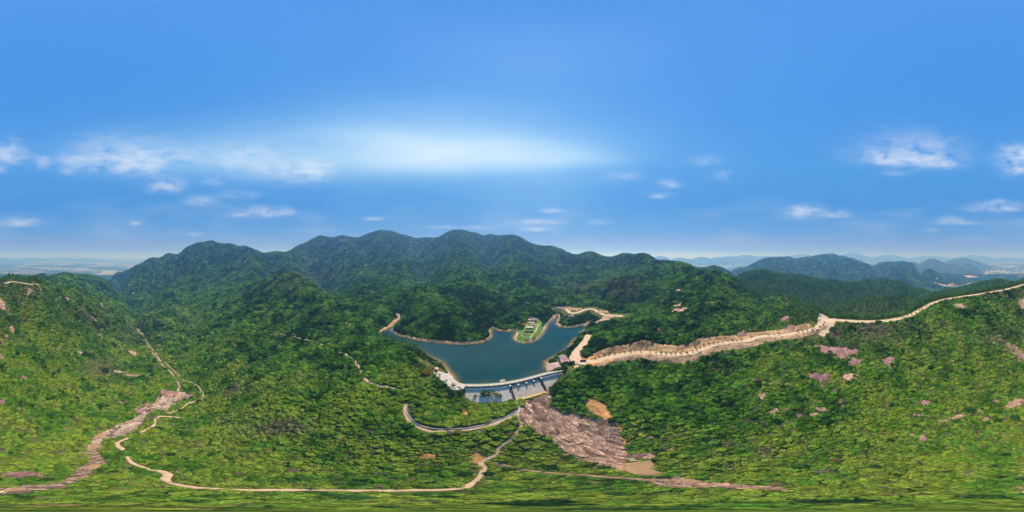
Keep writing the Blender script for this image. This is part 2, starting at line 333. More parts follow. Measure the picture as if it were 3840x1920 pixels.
LAKEPX = [(1416, 1250), (1440, 1236), (1459, 1225), (1478, 1205), (1487, 1208), (1471, 1238), (1502, 1258), (1560, 1271), (1638, 1279), (1690, 1285), (1735, 1287), (1780, 1285), (1804, 1281), (1828, 1272), (1839, 1260), (1836, 1242), (1848, 1229), (1878, 1239), (1905, 1240), (1934, 1234),
          (1940, 1248), (1930, 1266), (1936, 1276), (1960, 1283), (1989, 1279), (2011, 1270), (2026, 1254), (2041, 1235), (2048, 1216), (2060, 1204), (2071, 1194), (2086, 1181), (2096, 1183), (2098, 1195), (2090, 1214), (2105, 1223), (2127, 1228), (2152, 1224.5), (2189, 1218),
          (2205, 1226), (2189, 1244), (2170, 1264), (2154, 1280), (2142, 1299), (2136, 1308), (2106, 1326), (2080, 1342), (2052, 1360), (2049, 1368), (2050, 1394), (2000, 1408), (1954, 1419), (1880, 1434), (1800, 1439), (1742, 1441), (1726, 1441), (1706, 1429), (1692, 1406), (1669, 1377), (1637, 1354),
          (1600, 1338), (1565, 1312), (1525, 1288), (1480, 1275), (1430, 1262)]
LAKE = [at_z(u, v, 0.0) for u, v in LAKEPX]
for (u, v) in LAKEPX[::2]: cz(u, v, .4)
for s in [(1800, 1330, -6), (1900, 1380, -7), (1700, 1320, -5), (2000, 1330, -6), (2100, 1260, -4), (1600, 1300, -3)]: cz(*s)
for u, v, z in [(1850, 1150, 15), (1850, 1198, 7), (1700, 1220, 12), (1700, 1150, 22), (1700, 1060, 38), (1600, 1200, 12), (1560, 1130, 22), (1800, 1100, 24), (1930, 1180, 9), (2020, 1170, 9), (1960, 1235, 3), (2010, 1240, 3), (2000, 1212, 3.5), (1970, 1215, 4), (1540, 1225, 6), (2140, 1200, 5), (2180, 1190, 6), 
                (1494, 1190, 1.5), (1450, 1120, 9), (1420, 1180, 7), (1440, 1200, 4), (2115, 1348, 3.6), (2090, 1345, 2.5), (2140, 1362, 4), (2220, 1215, 5), (2270, 1215, 9)]: cz(u, v, z)
for a in range(0, 360, 15):
    for r, z in ((3000, -200), (4200, -200)):
        CP.append((r * math.sin(math.radians(a)), r * math.cos(math.radians(a)), z))
CPA = np.array(CP)
def warp(x, y):
    r = np.hypot(x, y); k = np.log1p(r / 50.0) / np.maximum(r, 1e-6); return x * k, y * k
def fit(P, lam=2e-4):
    qx, qy = warp(P[:, 0], P[:, 1]); n = len(P)
    d2 = (qx[:, None] - qx) ** 2 + (qy[:, None] - qy) ** 2
    K = .5 * d2 * np.log(d2 + 1e-12) + lam * np.eye(n)
    T = np.c_[np.ones(n), qx, qy]; A = np.block([[K, T], [T.T, np.zeros((3, 3))]])
    w = np.linalg.lstsq(A, np.r_[P[:, 2], 0, 0, 0], rcond=1e-10)[0]; return qx, qy, w
_qx, _qy, _w = fit(CPA)
def rbf(x, y):
    a, b = warp(x, y); out = np.empty(a.shape); af = a.ravel(); bf = b.ravel(); of = out.ravel(); n = len(_qx)
    for i in range(0, len(af), 20000):
        s = slice(i, i + 20000); d2 = (af[s, None] - _qx) ** 2 + (bf[s, None] - _qy) ** 2
        of[s] = (.5 * d2 * np.log(d2 + 1e-12)) @ _w[:n] + _w[n] + _w[n + 1] * af[s] + _w[n + 2] * bf[s]
    return of.reshape(a.shape)

NA = 960
RR = np.concatenate([np.geomspace(1.5, 40, 60)[:-1], np.geomspace(40, 330, 400)[:-1], np.geomspace(330, 2700, 230)[:-1], np.geomspace(2700, 27000, 40)])
AZ = np.arange(NA) * (2 * math.pi / NA)
# coarse evaluation, then interpolation onto the fine grid
_ca = np.arange(320) * (2 * math.pi / 320); _cr = np.geomspace(1.5, 4000, 260)
_H = rbf(_cr[None, :] * np.sin(_ca)[:, None], _cr[None, :] * np.cos(_ca)[:, None])
_ia = np.arange(NA) / 3.0; _i0 = _ia.astype(int) % 320; _f = (_ia % 1)[:, None]
def _cub(k): return _H[(_i0 + k) % 320]
_Hc = .5 * (2 * _cub(0) + (_cub(1) - _cub(-1)) * _f + (2 * _cub(-1) - 5 * _cub(0) + 4 * _cub(1) - _cub(2)) * _f ** 2 + (3 * _cub(0) - _cub(-1) - 3 * _cub(1) + _cub(2)) * _f ** 3)
_lr = np.log(np.minimum(RR, 3999)); H = np.empty((NA, len(RR)))
for i in range(NA): H[i] = np.interp(_lr, np.log(_cr), _Hc[i])
GX = RR[None, :] * np.sin(AZ)[:, None]; GY = RR[None, :] * np.cos(AZ)[:, None]; GR = np.broadcast_to(RR, H.shape)
# relief: spurs and gullies that grow with distance
amp = np.clip((GR - 260) / 900, 0, 1) * 12
rid = 1 - np.abs(fbm(GX, GY, 330, 4, 5)) * 2.6
H += amp * (rid - .55) * np.clip((H + 150) / 120, 0, 1)
H += np.clip((GR - 120) / 300, 0, 1) * 2.2 * fbm(GX, GY, 60, 3, 11) + .5 * fbm(GX, GY, 14, 3, 21) * np.clip(GR / 60, .2, 1)
# side spurs (+) and the gullies between them (-)
for amp_, w_, L_ in [(26, 75, [(1655, 925, 860), (1600, 948, 780), (1540, 965, 720), (1480, 990, 660), (1430, 1020, 590)]), (24, 70, [(1670, 925, 850), (1720, 975, 640), (1755, 1012, 540), (1790, 1055, 440), (1800, 1090, 370)]), (-20, 60, [(1560, 950, 860), (1590, 1000, 640), (1610, 1060, 450), (1620, 1130, 320)]),
                     (24, 70, [(830, 960, 900), (761, 1003, 760), (700, 1035, 700), (640, 1064, 640), (590, 1092, 600), (540, 1120, 580)]), (-18, 60, [(800, 940, 960), (690, 990, 860), (600, 1035, 780), (540, 1070, 720)]), (20, 70, [(900, 950, 950), (950, 1000, 700), (1000, 1030, 520)]), (-16, 60, [(960, 970, 850), (1030, 1000, 640), (1110, 1010, 620)]),
                     (26, 80, [(1220, 900, 1150), (1250, 940, 1000), (1290, 975, 820), (1330, 1010, 700), (1340, 1050, 560)]), (-22, 70, [(1150, 930, 1080), (1180, 985, 800), (1220, 1030, 620), (1290, 1075, 500)]), (-22, 70, [(1360, 905, 1200), (1380, 960, 900), (1400, 1010, 700), (1400, 1070, 500)]), (7, 70, [(1450, 895, 1280), (1420, 935, 1050), (1440, 965, 880)]), (10, 80, [(1570, 905, 1260), (1580, 925, 1100)]),
                     (22, 65, [(2420, 985, 680), (2384, 1008, 560), (2330, 1056, 430), (2290, 1100, 350), (2260, 1130, 310)]), (18, 50, [(2500, 1005, 520), (2423, 1048, 400), (2370, 1090, 330), (2320, 1130, 280)]), (-16, 50, [(2420, 1010, 600), (2375, 1060, 420), (2320, 1110, 320)]), (20, 70, [(2220, 965, 820), (2200, 1000, 680), (2170, 1045, 510), (2140, 1090, 390)]), (-20, 60, [(2160, 975, 860), (2110, 1020, 620), (2080, 1070, 440), (2085, 1120, 340)]), (-18, 55, [(2290, 965, 800), (2270, 1010, 620), (2230, 1070, 420)]),
                     (26, 75, [(1900, 905, 1080), (1930, 945, 880), (1960, 985, 680), (1960, 1040, 480), (1940, 1090, 370)]), (-22, 65, [(1830, 900, 1050), (1850, 950, 850), (1860, 1010, 620), (1870, 1070, 430), (1870, 1140, 310)]), (-20, 60, [(1990, 945, 900), (2010, 990, 680), (2010, 1050, 480)]), (14, 35, [(1500, 1090, 360), (1560, 1130, 300), (1600, 1180, 240)]), (-12, 35, [(1680, 1080, 380), (1650, 1150, 280), (1640, 1210, 215)]),
                     (10, 28, [(1010, 1080, 330), (960, 1140, 290), (930, 1200, 240), (900, 1270, 200)]), (-9, 28, [(1120, 1120, 330), (1150, 1180, 260), (1160, 1240, 215)]), (9, 25, [(1180, 1120, 330), (1230, 1200, 240), (1240, 1270, 195)]), (-8, 24, [(1010, 1180, 270), (1000, 1260, 210), (980, 1340, 165)])]:
    q = np.array([at_r(u, v, r)[:2] for u, v, r in L_]); m_ = len(q); wt = np.ones(m_); wt[0] = .1; wt[-1] = .1
    lo = q.min(0) - 3 * w_; hi = q.max(0) + 3 * w_; k = (GX > lo[0]) & (GX < hi[0]) & (GY > lo[1]) & (GY < hi[1])
    d, s = dist_line(GX[k], GY[k], q, False, wt); H[k] += amp_ * s * np.exp(-(d / w_) ** 2)
wp = smooth(2300, 2900, GR); H = H * (1 - wp) + (-200.0) * wp
H = np.maximum(H, -200 + 1.5 * fbm(GX, GY, 300, 2, 31) * (GR < 2600))
# lake basin and banks
_near = (GR < 420) & (GY > 20) & (GX > -190) & (GX < 190)
_x = GX[_near]; _y = GY[_near]; _h = H[_near]
_din = in_poly(_x, _y, LAKE); _dl = dist_line(_x, _y, LAKE, True)
_toe = np.array([at_z(1742, 1448, 2.5), at_z(1880, 1443, 2.5), at_z(1960, 1428, 2.5), at_z(2045, 1404.6, 2.5), at_z(2108, 1392, 2.5)])
_down = (_x > -29) & (_x < 36) & (_y < np.interp(_x, _toe[:, 0], _toe[:, 1]) + 1.0)     # downstream of the dam crest
_up = np.where(_dl < 8, np.maximum(_h, np.minimum(.15 + .30 * _dl, 2.2)), _h)
_h = np.where(_din, np.minimum(_h, -.35 - .35 * np.minimum(_dl, 12)), np.where(_down, _h, _up))
_bank = ~_din & ~_down & (_dl < 5); _h = np.where(_bank, np.minimum(_h, .25 + .6 * _dl), _h)
H[_near] = _h
def bil(A, x, y):
    a = (np.arctan2(x, y) % (2 * math.pi)) * NA / (2 * math.pi); r = np.interp(np.hypot(x, y), RR, np.arange(len(RR)))
    i = np.floor(a).astype(int); fa = a - i; j = np.minimum(np.floor(r).astype(int), len(RR) - 2); fr = r - j
    i0 = i % NA; i1 = (i + 1) % NA
    return (A[i0, j] * (1 - fr) + A[i0, j + 1] * fr) * (1 - fa) + (A[i1, j] * (1 - fr) + A[i1, j + 1] * fr) * fa
def hgt(x, y): return bil(H, np.asarray(x, float), np.asarray(y, float))
def h1(x, y): return float(hgt(np.array([x]), np.array([y]))[0])
def px(u, v, rmin=2.0):
    """ground point met by the sight line"""
    a, t = ray(u % 3840, v); c = hgt(RR * math.sin(a), RR * math.cos(a)) - (CAMZ + RR * t)
    k = np.where((c >= 0) & (RR > rmin))[0]
    j = k[0] if len(k) else len(RR) - 1
    if j > 0 and len(k):
        f = c[j - 1] / (c[j - 1] - c[j] + 1e-9); r = RR[j - 1] + (RR[j] - RR[j - 1]) * np.clip(f, 0, 1)
    else: r = RR[j]
    return (r * math.sin(a), r * math.cos(a))

# roads are benched into the slope: level shelf, steep cut above, fill below
ROADS = []
def bench(px3, half, fade):
    P = [(*at_z(u, v, z), z) for u, v, z in px3]; P = catmull(P, 3.0)
    lo = P[:, :2].min(0) - fade - 5; hi = P[:, :2].max(0) + fade + 5
    k = (GX > lo[0]) & (GX < hi[0]) & (GY > lo[1]) & (GY < hi[1])
    d, z = dist_line(GX[k], GY[k], P[:, :2], False, P[:, 2])
    w = 1 - smooth(half, fade, d); H[k] = H[k] * (1 - w) + z * w
    ROADS.append((P, half)); return P
WROAD = bench(ROAD, 3.6, 8.5); WROADL = bench(ROADL, 3.0, 8); WLANE = bench(LANE, 4.2, 9); WROADB = bench(ROADB, 3.4, 8)

def flatten(poly, z, fade):
    P = np.array(poly); lo = P.min(0) - fade - 3; hi = P.max(0) + fade + 3
    k = (GX > lo[0]) & (GX < hi[0]) & (GY > lo[1]) & (GY < hi[1])
    d = dist_line(GX[k], GY[k], P, True); d = np.where(in_poly(GX[k], GY[k], P), 0, d)
    w = 1 - smooth(0, fade, d); w = np.where(_inlake[k], 0, w); H[k] = H[k] * (1 - w) + z * w
_inlake = np.zeros(H.shape, bool); _inlake[_near] = _din
PLAZA = [at_z(u, v, 2.5) for u, v in [(1647, 1392), (1669, 1399), (1687, 1403), (1700, 1420), (1715, 1438.5), (1741, 1441), (1743, 1453), (1732, 1462), (1697, 1462), (1689, 1453), (1656, 1426), (1634, 1414), (1619, 1398), (1622, 1391)]]
flatten(PLAZA, 2.3, 3.5)
flatten([at_z(u, v, 3.5) for u, v in [(1958, 1242), (1972, 1212), (1985, 1193), (2016, 1193), (2016, 1215), (2003, 1250), (1990, 1263), (1960, 1262)]], 3.3, 5)
flatten([at_z(u, v, 3.8) for u, v in [(2098, 1362), (2098, 1335), (2126, 1333), (2138, 1368), (2120, 1378)]], 3.6, 4)
# dam footprint: the ground keeps below the masonry
CREST = catmull([at_z(1738, 1448.5, 2.5), at_z(1800, 1449, 2.5), at_z(1880, 1443, 2.5), at_z(1960, 1428.5, 2.5), at_z(2045, 1405.5, 2.5), at_z(2110, 1391, 2.5)], 1.0)
_tx = [-30, -26, -20, -12, 0, 17, 20.5, 24, 28, 33, 36]; _tz = [0, -5, -8.4, -10.2, -11, -11.4, -9.6, -7.5, -4.5, .2, 2.5]
def toe_z(x): return np.interp(x, _tx, _tz)
_k = (GX > -34) & (GX < 38) & (GY > 70) & (GY < 112)
_dd = np.interp(GX[_k], CREST[:, 0], CREST[:, 1]) - GY[_k]          # metres downstream of the crest edge
_wd = smooth(-2.2, -.8, _dd) * (1 - smooth(9.5, 14.0, _dd)) * smooth(-31, -27, GX[_k]) * (1 - smooth(34, 37, GX[_k]))
H[_k] = np.where(_wd > 0, H[_k] * (1 - _wd) + np.minimum(H[_k], toe_z(GX[_k])) * _wd, H[_k])
# streambed: a shallow trough
for SP in (STREAM, STREAM2):
    P = catmull([(*at_z(u, v, z), z) for u, v, z in SP], 3.0)
    lo = P[:, :2].min(0) - 15; hi = P[:, :2].max(0) + 15
    k = (GX > lo[0]) & (GX < hi[0]) & (GY > lo[1]) & (GY < hi[1])
    H[k] -= 1.3 * (1 - smooth(2, 9, dist_line(GX[k], GY[k], P[:, :2])))

EXC = []                                  # ground kept free of plants: (xy array, closed, margin)
def keep(P, closed, m): EXC.append((np.array(P)[:, :2], closed, m))
keep(LAKE, True, 1.6); keep(PLAZA, True, .8); keep(CREST[:, :2], False, 8.5)
for P, hf in ROADS: keep(P[::2], False, hf + (7.0 if P is WROADB else 1.0))

# ------------------------------------------------------------------ materials of the setting
def floor_mat():
    ma = bpy.data.materials.new('forest_floor'); ma.use_nodes = True; nt = ma.node_tree; N = nt.nodes; L = nt.links; p = N['Principled BSDF']
    p.inputs['Roughness'].default_value = .95; p.inputs['Specular IOR Level'].default_value = .1
    tc = N.new('ShaderNodeTexCoord')
    n1 = N.new('ShaderNodeTexNoise'); n1.inputs['Scale'].default_value = .35; n1.inputs['Detail'].default_value = 8; n1.inputs['Roughness'].default_value = .7; L.new(tc.outputs['Object'], n1.inputs['Vector'])
    n2 = N.new('ShaderNodeTexNoise'); n2.inputs['Scale'].default_value = .025; n2.inputs['Detail'].default_value = 6; L.new(tc.outputs['Object'], n2.inputs['Vector'])
    a = N.new('ShaderNodeValToRGB'); L.new(n1.outputs[0], a.inputs[0]); e = a.color_ramp.elements
    e[0].position = .3; e[0].color = (.025, .042, .012, 1); e[1].position = .6; e[1].color = (.09, .115, .035, 1)
    x = e.new(.70); x.color = (.25, .17, .105, 1)
    b = N.new('ShaderNodeValToRGB'); L.new(n2.outputs[0], b.inputs[0]); e = b.color_ramp.elements
    e[0].position = .35; e[0].color = (.8, .9, .8, 1); e[1].position = .65; e[1].color = (1.25, 1.1, 1.0, 1)
    m = N.new('ShaderNodeMix'); m.data_type = 'RGBA'; m.blend_type = 'MULTIPLY'; m.inputs[0].default_value = 1; L.new(a.outputs[0], m.inputs[6]); L.new(b.outputs[0], m.inputs[7])
    L.new(m.outputs[2], p.inputs['Base Color'])
    bp = N.new('ShaderNodeBump'); bp.inputs['Strength'].default_value = .7; bp.inputs['Distance'].default_value = 1.0; L.new(n1.outputs[0], bp.inputs['Height']); L.new(bp.outputs[0], p.inputs['Normal'])
    return ma
def plain_mat():
    """far farmland: fields too distant to be told apart one by one"""
    ma = bpy.data.materials.new('farmland'); ma.use_nodes = True; nt = ma.node_tree; N = nt.nodes; L = nt.links; p = N['Principled BSDF']; p.inputs['Roughness'].default_value = 1; p.inputs['Specular IOR Level'].default_value = .05
    tc = N.new('ShaderNodeTexCoord'); mp = N.new('ShaderNodeMapping'); mp.inputs['Rotation'].default_value = (0, 0, .5); mp.inputs['Scale'].default_value = (1 / 420, 1 / 200, 0.0); L.new(tc.outputs['Object'], mp.inputs[0])
    vo = N.new('ShaderNodeTexVoronoi'); vo.distance = 'CHEBYCHEV'; vo.inputs['Scale'].default_value = 1.0; vo.inputs['Randomness'].default_value = .75; L.new(mp.outputs[0], vo.inputs['Vector'])
    sp = N.new('ShaderNodeSeparateColor'); L.new(vo.outputs['Color'], sp.inputs[0])
    r = N.new('ShaderNodeValToRGB'); r.color_ramp.interpolation = 'CONSTANT'; L.new(sp.outputs[0], r.inputs[0]); e = r.color_ramp.elements
    cols = [(0, (.10, .17, .05)), (.2, (.22, .20, .14)), (.4, (.06, .12, .04)), (.52, (.29, .26, .19)), (.68, (.14, .22, .08)), (.8, (.34, .33, .30)), (.9, (.05, .09, .04))]
    while len(e) < len(cols): e.new(.5)
    for q, (a, c) in zip(e, cols): q.position = a; q.color = (*c, 1)
    nz = N.new('ShaderNodeTexNoise'); nz.inputs['Scale'].default_value = .0011; nz.inputs['Detail'].default_value = 6; L.new(tc.outputs['Object'], nz.inputs['Vector'])
    r2 = N.new('ShaderNodeValToRGB'); L.new(nz.outputs[0], r2.inputs[0]); r2.color_ramp.elements[0].position = .44; r2.color_ramp.elements[1].position = .54
    mx = N.new('ShaderNodeMix'); mx.data_type = 'RGBA'; L.new(r2.outputs[0], mx.inputs[0]); L.new(r.outputs[0], mx.inputs[6]); mx.inputs[7].default_value = (.045, .09, .035, 1)
    L.new(mx.outputs[2], p.inputs['Base Color']); return ma
def rock_mat(name, c1, c2, dark, scale=.5, streak=(1, 1, 1), cracks=.6, coord='Object'):
    ma = bpy.data.materials.new(name); ma.use_nodes = True; nt = ma.node_tree; N = nt.nodes; L = nt.links; p = N['Principled BSDF']
    p.inputs['Roughness'].default_value = .85; p.inputs['Specular IOR Level'].default_value = .25
    tc = N.new('ShaderNodeTexCoord'); mp = N.new('ShaderNodeMapping'); mp.inputs['Scale'].default_value = streak; L.new(tc.outputs[coord], mp.inputs[0])
    n1 = N.new('ShaderNodeTexNoise'); n1.inputs['Scale'].default_value = scale; n1.inputs['Detail'].default_value = 8; n1.inputs['Roughness'].default_value = .68; n1.inputs['Distortion'].default_value = .6; L.new(mp.outputs[0], n1.inputs['Vector'])
    r = N.new('ShaderNodeValToRGB'); L.new(n1.outputs[0], r.inputs[0]); e = r.color_ramp.elements
    e[0].position = .32; e[0].color = (*dark, 1); e[1].position = .66; e[1].color = (*c2, 1); x = e.new(.46); x.color = (*c1, 1)
    vo = N.new('ShaderNodeTexVoronoi'); vo.feature = 'DISTANCE_TO_EDGE'; vo.inputs['Scale'].default_value = scale * .9
    ad = N.new('ShaderNodeVectorMath'); ad.operation = 'ADD'; sc = N.new('ShaderNodeVectorMath'); sc.operation = 'SCALE'; sc.inputs[3].default_value = 1.3
    L.new(n1.outputs['Color'], sc.inputs[0]); L.new(mp.outputs[0], ad.inputs[0]); L.new(sc.outputs[0], ad.inputs[1]); L.new(ad.outputs[0], vo.inputs['Vector'])
    q = N.new('ShaderNodeMapRange'); q.inputs[1].default_value = 0; q.inputs[2].default_value = .06; q.inputs[3].default_value = 1 - cracks; q.inputs[4].default_value = 1; L.new(vo.outputs['Distance'], q.inputs[0])
    m = N.new('ShaderNodeMix'); m.data_type = 'RGBA'; m.blend_type = 'MULTIPLY'; m.inputs[0].default_value = 1; L.new(r.outputs[0], m.inputs[6]); L.new(q.outputs[0], m.inputs[7]); oi = N.new('ShaderNodeObjectInfo'); mr = N.new('ShaderNodeMapRange'); mr.inputs[3].default_value = .72; mr.inputs[4].default_value = 1.2; L.new(oi.outputs['Random'], mr.inputs[0])
    n3 = N.new('ShaderNodeTexNoise'); n3.inputs['Scale'].default_value = scale * .22; n3.inputs['Detail'].default_value = 4; L.new(tc.outputs[coord], n3.inputs['Vector'])
    m3 = N.new('ShaderNodeMapRange'); m3.inputs[1].default_value = .35; m3.inputs[2].default_value = .65; m3.inputs[3].default_value = .65; m3.inputs[4].default_value = 1.15; L.new(n3.outputs[0], m3.inputs[0])
    mm = N.new('ShaderNodeMath'); mm.operation = 'MULTIPLY'; L.new(mr.outputs[0], mm.inputs[0]); L.new(m3.outputs[0], mm.inputs[1])
    vs = N.new('ShaderNodeVectorMath'); vs.operation = 'SCALE'; L.new(m.outputs[2], vs.inputs[0]); L.new(mm.outputs[0], vs.inputs[3]); L.new(vs.outputs[0], p.inputs['Base Color'])
    bp = N.new('ShaderNodeBump'); bp.inputs['Strength'].default_value = 1.0; bp.inputs['Distance'].default_value = .8; L.new(n1.outputs[0], bp.inputs['Height']); L.new(bp.outputs[0], p.inputs['Normal'])
    return ma
def water_mat(name, deep, rough=.07, bump=.04, shore=None):
    ma = bpy.data.materials.new(name); ma.use_nodes = True; nt = ma.node_tree; N = nt.nodes; L = nt.links; p = N['Principled BSDF']
    p.inputs['Roughness'].default_value = rough; p.inputs['IOR'].default_value = 1.33; p.inputs['Base Color'].default_value = (*deep, 1)
    tc = N.new('ShaderNodeTexCoord'); n = N.new('ShaderNodeTexNoise'); n.inputs['Scale'].default_value = .8; n.inputs['Detail'].default_value = 4; L.new(tc.outputs['Object'], n.inputs['Vector'])
    b = N.new('ShaderNodeBump'); b.inputs['Strength'].default_value = bump; b.inputs['Distance'].default_value = .3; L.new(n.outputs[0], b.inputs['Height']); L.new(b.outputs[0], p.inputs['Normal'])
    n2 = N.new('ShaderNodeTexNoise'); n2.inputs['Scale'].default_value = .03; n2.inputs['Detail'].default_value = 4; L.new(tc.outputs['Object'], n2.inputs['Vector'])
    r = N.new('ShaderNodeValToRGB'); L.new(n2.outputs[0], r.inputs[0]); r.color_ramp.elements[0].position = .3; r.color_ramp.elements[1].position = .7
    r.color_ramp.elements[0].color = (*[c * .8 for c in deep], 1); r.color_ramp.elements[1].color = (*[c * 1.2 for c in deep], 1)
    src = r.outputs[0]
    if shore:
        at = N.new('ShaderNodeAttribute'); at.attribute_name = 'shallow'; mx = N.new('ShaderNodeMix'); mx.data_type = 'RGBA'
        L.new(at.outputs['Fac'], mx.inputs[0]); L.new(src, mx.inputs[6]); mx.inputs[7].default_value = (*shore, 1); src = mx.outputs[2]
    L.new(src, p.inputs['Base Color']); return ma

M_FLOOR = floor_mat(); M_PLAIN = plain_mat()
M_ROCK = rock_mat('pink_granite', (.42, .255, .185), (.58, .40, .30), (.12, .065, .055), .5, (1, 1, .6))
M_MAUVE = rock_mat('mauve_granite', (.33, .165, .16), (.50, .305, .275), (.10, .05, .055), .55, (1.6, 1.6, .35))
M_SLAB = rock_mat('stream_granite', (.44, .275, .195), (.62, .44, .325), (.13, .075, .06), .4, (1, 1, 1), .55)
M_JOINT = rock_mat('joint_shade_and_dirt', (.17, .105, .08), (.27, .175, .13), (.04, .025, .02), .5, (1, 1, 1), .7)  # base sheet under the blocks: joint shade and dirt put into its colour
M_PALE = rock_mat('pale_stream_granite', (.48, .345, .265), (.62, .48, .385), (.19, .125, .095), .4, (1, 1, 1), .5)
M_CUT = rock_mat('cut_bank_earth', (.36, .22, .105), (.52, .36, .20), (.16, .095, .06), .25, (1, 1, .8), .35)
M_DIRT = mat('dirt_road', (.42, .305, .20), .95, col2=(.54, .41, .29), scale=.25, bump=.3)
M_TRAIL = mat('trail_earth', (.44, .29, .18), .95, col2=(.58, .42, .29), scale=.5, bump=.3)
M_ORANGE = mat('orange_earth', (.36, .15, .04), .95, col2=(.60, .35, .14), scale=.45, bump=.6, bscale=1.2)
M_FILL = rock_mat('tipped_fill', (.42, .275, .17), (.54, .385, .26), (.20, .115, .065), .7, (1, 1, 1), .3)
M_SAND = mat('shore_sand', (.46, .28, .11), .9, col2=(.60, .42, .24), scale=.3, bump=.3)
M_CONC = mat('concrete', (.34, .31, .275), .85, col2=(.45, .42, .38), scale=.35, bump=.15)
M_WATER = water_mat('reservoir', (.002, .034, .039), .05, .02, (.33, .20, .06))
M_BROWN = water_mat('muddy_water', (.30, .19, .10), .12, .05)
M_GRASS = mat('lawn_grass', (.05, .11, .012), .95, col2=(.14, .24, .03), scale=.3, bump=.5)

# ------------------------------------------------------------------ ground meshes
nR = len(RR)
def sheet(name, j0, j1, m):
    n = j1 - j0; V = np.c_[GX[:, j0:j1].ravel(), GY[:, j0:j1].ravel(), H[:, j0:j1].ravel()]
    i = np.arange(NA)[:, None]; j = np.arange(n - 1)[None, :]; a = i * n + j; b = ((i + 1) % NA) * n + j
    F = np.stack([a, a + 1, b + 1, b], -1).reshape(-1, 4)
    if j0 == 0:
        V = np.r_[V, [[0, 0, H[:, 0].mean()]]]; c = len(V) - 1
        k = np.arange(NA); F = np.r_[F, np.stack([k * n, ((k + 1) % NA) * n, np.full(NA, c), np.full(NA, c)], -1)]
        me_f = [tuple(f) for f in F[-NA:, :3]]
        o = mesh_np(name, V, F[:-NA], m, smooth=True)
        bm = bmesh.new(); bm.from_mesh(o.data); bm.verts.ensure_lookup_table()
        for f in me_f: bm.faces.new([bm.verts[int(q)] for q in f])
        bm.to_mesh(o.data); bm.free(); o.data.polygons.foreach_set('use_smooth', np.ones(len(o.data.polygons), bool))
    else: o = mesh_np(name, V, F, m, smooth=True)
    return tag(o, kind='structure')
jP = int(np.searchsorted(RR, 2450))
sheet('terrain', 0, jP + 1, M_FLOOR); sheet('plain', jP, nR, M_PLAIN)
def far_hill(u, v, r, wpx, depth, seed, lean=.0):
    """a hill standing alone far out on the plain"""
    a, t = ray(u, v); top = CAMZ + r * t; wid = wpx * math.radians(.09375) * r; n = 44
    g = np.linspace(-1.25, 1.25, n); A, B = np.meshgrid(g, g, indexing='ij'); rad = np.hypot(A, B)
    base = np.exp(-(rad * 1.3) ** 2) - .16
    X = A * wid; Y = B * depth; nz = fbm(X + seed * 991, Y, wid * .45, 4, seed)
    Z = -202 + (top + 200) * base * (1 + .13 * nz) / (1 - .16); Z = np.where(rad > 1.2, -204, Z)
    ca, sa = math.cos(a), math.sin(a); cx, cy_ = r * sa, r * ca
    V = np.c_[(cx + X * ca + Y * sa).ravel(), (cy_ - X * sa + Y * ca).ravel(), Z.ravel()]
    i, j = np.meshgrid(np.arange(n - 1), np.arange(n - 1), indexing='ij'); q = (i * n + j).ravel()
    return tag(mesh_np('hill', V, np.stack([q, q + n, q + n + 1, q + 1], -1), M_FARW, smooth=True), kind='structure')
M_FARW = mat('far_woods', (.018, .040, .014), .95, col2=(.045, .085, .028), scale=.012)
for k, (u, v, r, w, d) in enumerate([(2475, 961, 5200, 95, 500), (2555, 965, 5600, 100, 500), (2632, 964, 5600, 95, 500), (2690, 966, 5600, 80, 400), (2740, 959, 6500, 100, 600), (2795, 957, 6800, 130, 700), (2870, 961, 7000, 120, 700), (3010, 950, 8200, 100, 900), (3120, 946, 8600, 90, 1000), (3200, 948, 8800, 110, 1000), (3330, 955, 9000, 120, 900),
                                  (3492, 972, 3000, 105, 520), (3610, 968, 4200, 130, 600), (3630, 988, 2800, 64, 360), (3560, 990, 2900, 110, 420), (3420, 984, 3100, 80, 420), (3480, 958, 10500, 120, 900), (3650, 958, 11000, 140, 900), (120, 966, 10000, 110, 800), (230, 966, 11000, 120, 900), (20, 968, 9000, 90, 700), (3780, 966, 9500, 120, 800), (330, 967, 9800, 110, 700)]):
    far_hill(u, v, r, w, d, 40 + k)

def lake():
    n = 3.0; P = np.array(LAKE); lo = P.min(0); hi = P.max(0)
    mb = [(x, y) for x, y in LAKE]
    bm = bmesh.new(); vs = [bm.verts.new((x, y, 0)) for x, y in catmull_closed(P, 2.5)]
    f = bm.faces.new(vs); f.normal_update()
    if f.normal.z < 0: f.normal_flip()
    bmesh.ops.triangulate(bm, faces=[f])
    for _ in range(4):
        es = [e for e in bm.edges if e.calc_length() > 6]
        if not es: break
        bmesh.ops.subdivide_edges(bm, edges=es, cuts=1, use_grid_fill=False); bmesh.ops.triangulate(bm, faces=bm.faces[:])
    me = bpy.data.meshes.new('lake_water'); bm.to_mesh(me); bm.free(); me.materials.append(M_WATER)
    co = np.empty(len(me.vertices) * 3, np.float32); me.vertices.foreach_get('co', co); co = co.reshape(-1, 3)
    d = dist_line(co[:, 0], co[:, 1], P, True); nz = vnoise(co[:, 0] / 14, co[:, 1] / 14, 3)
    damd = dist_line(co[:, 0], co[:, 1], CREST[:, :2])
    s = np.exp(-d / (.6 + 1.6 * nz)) * .8 * smooth(4, 14, damd)
    at = me.attributes.new('shallow', 'FLOAT', 'POINT'); at.data.foreach_set('value', s.astype(np.float32))
    o = bpy.data.objects.new('lake_water', me); COL.objects.link(o); tag(o, kind='structure')
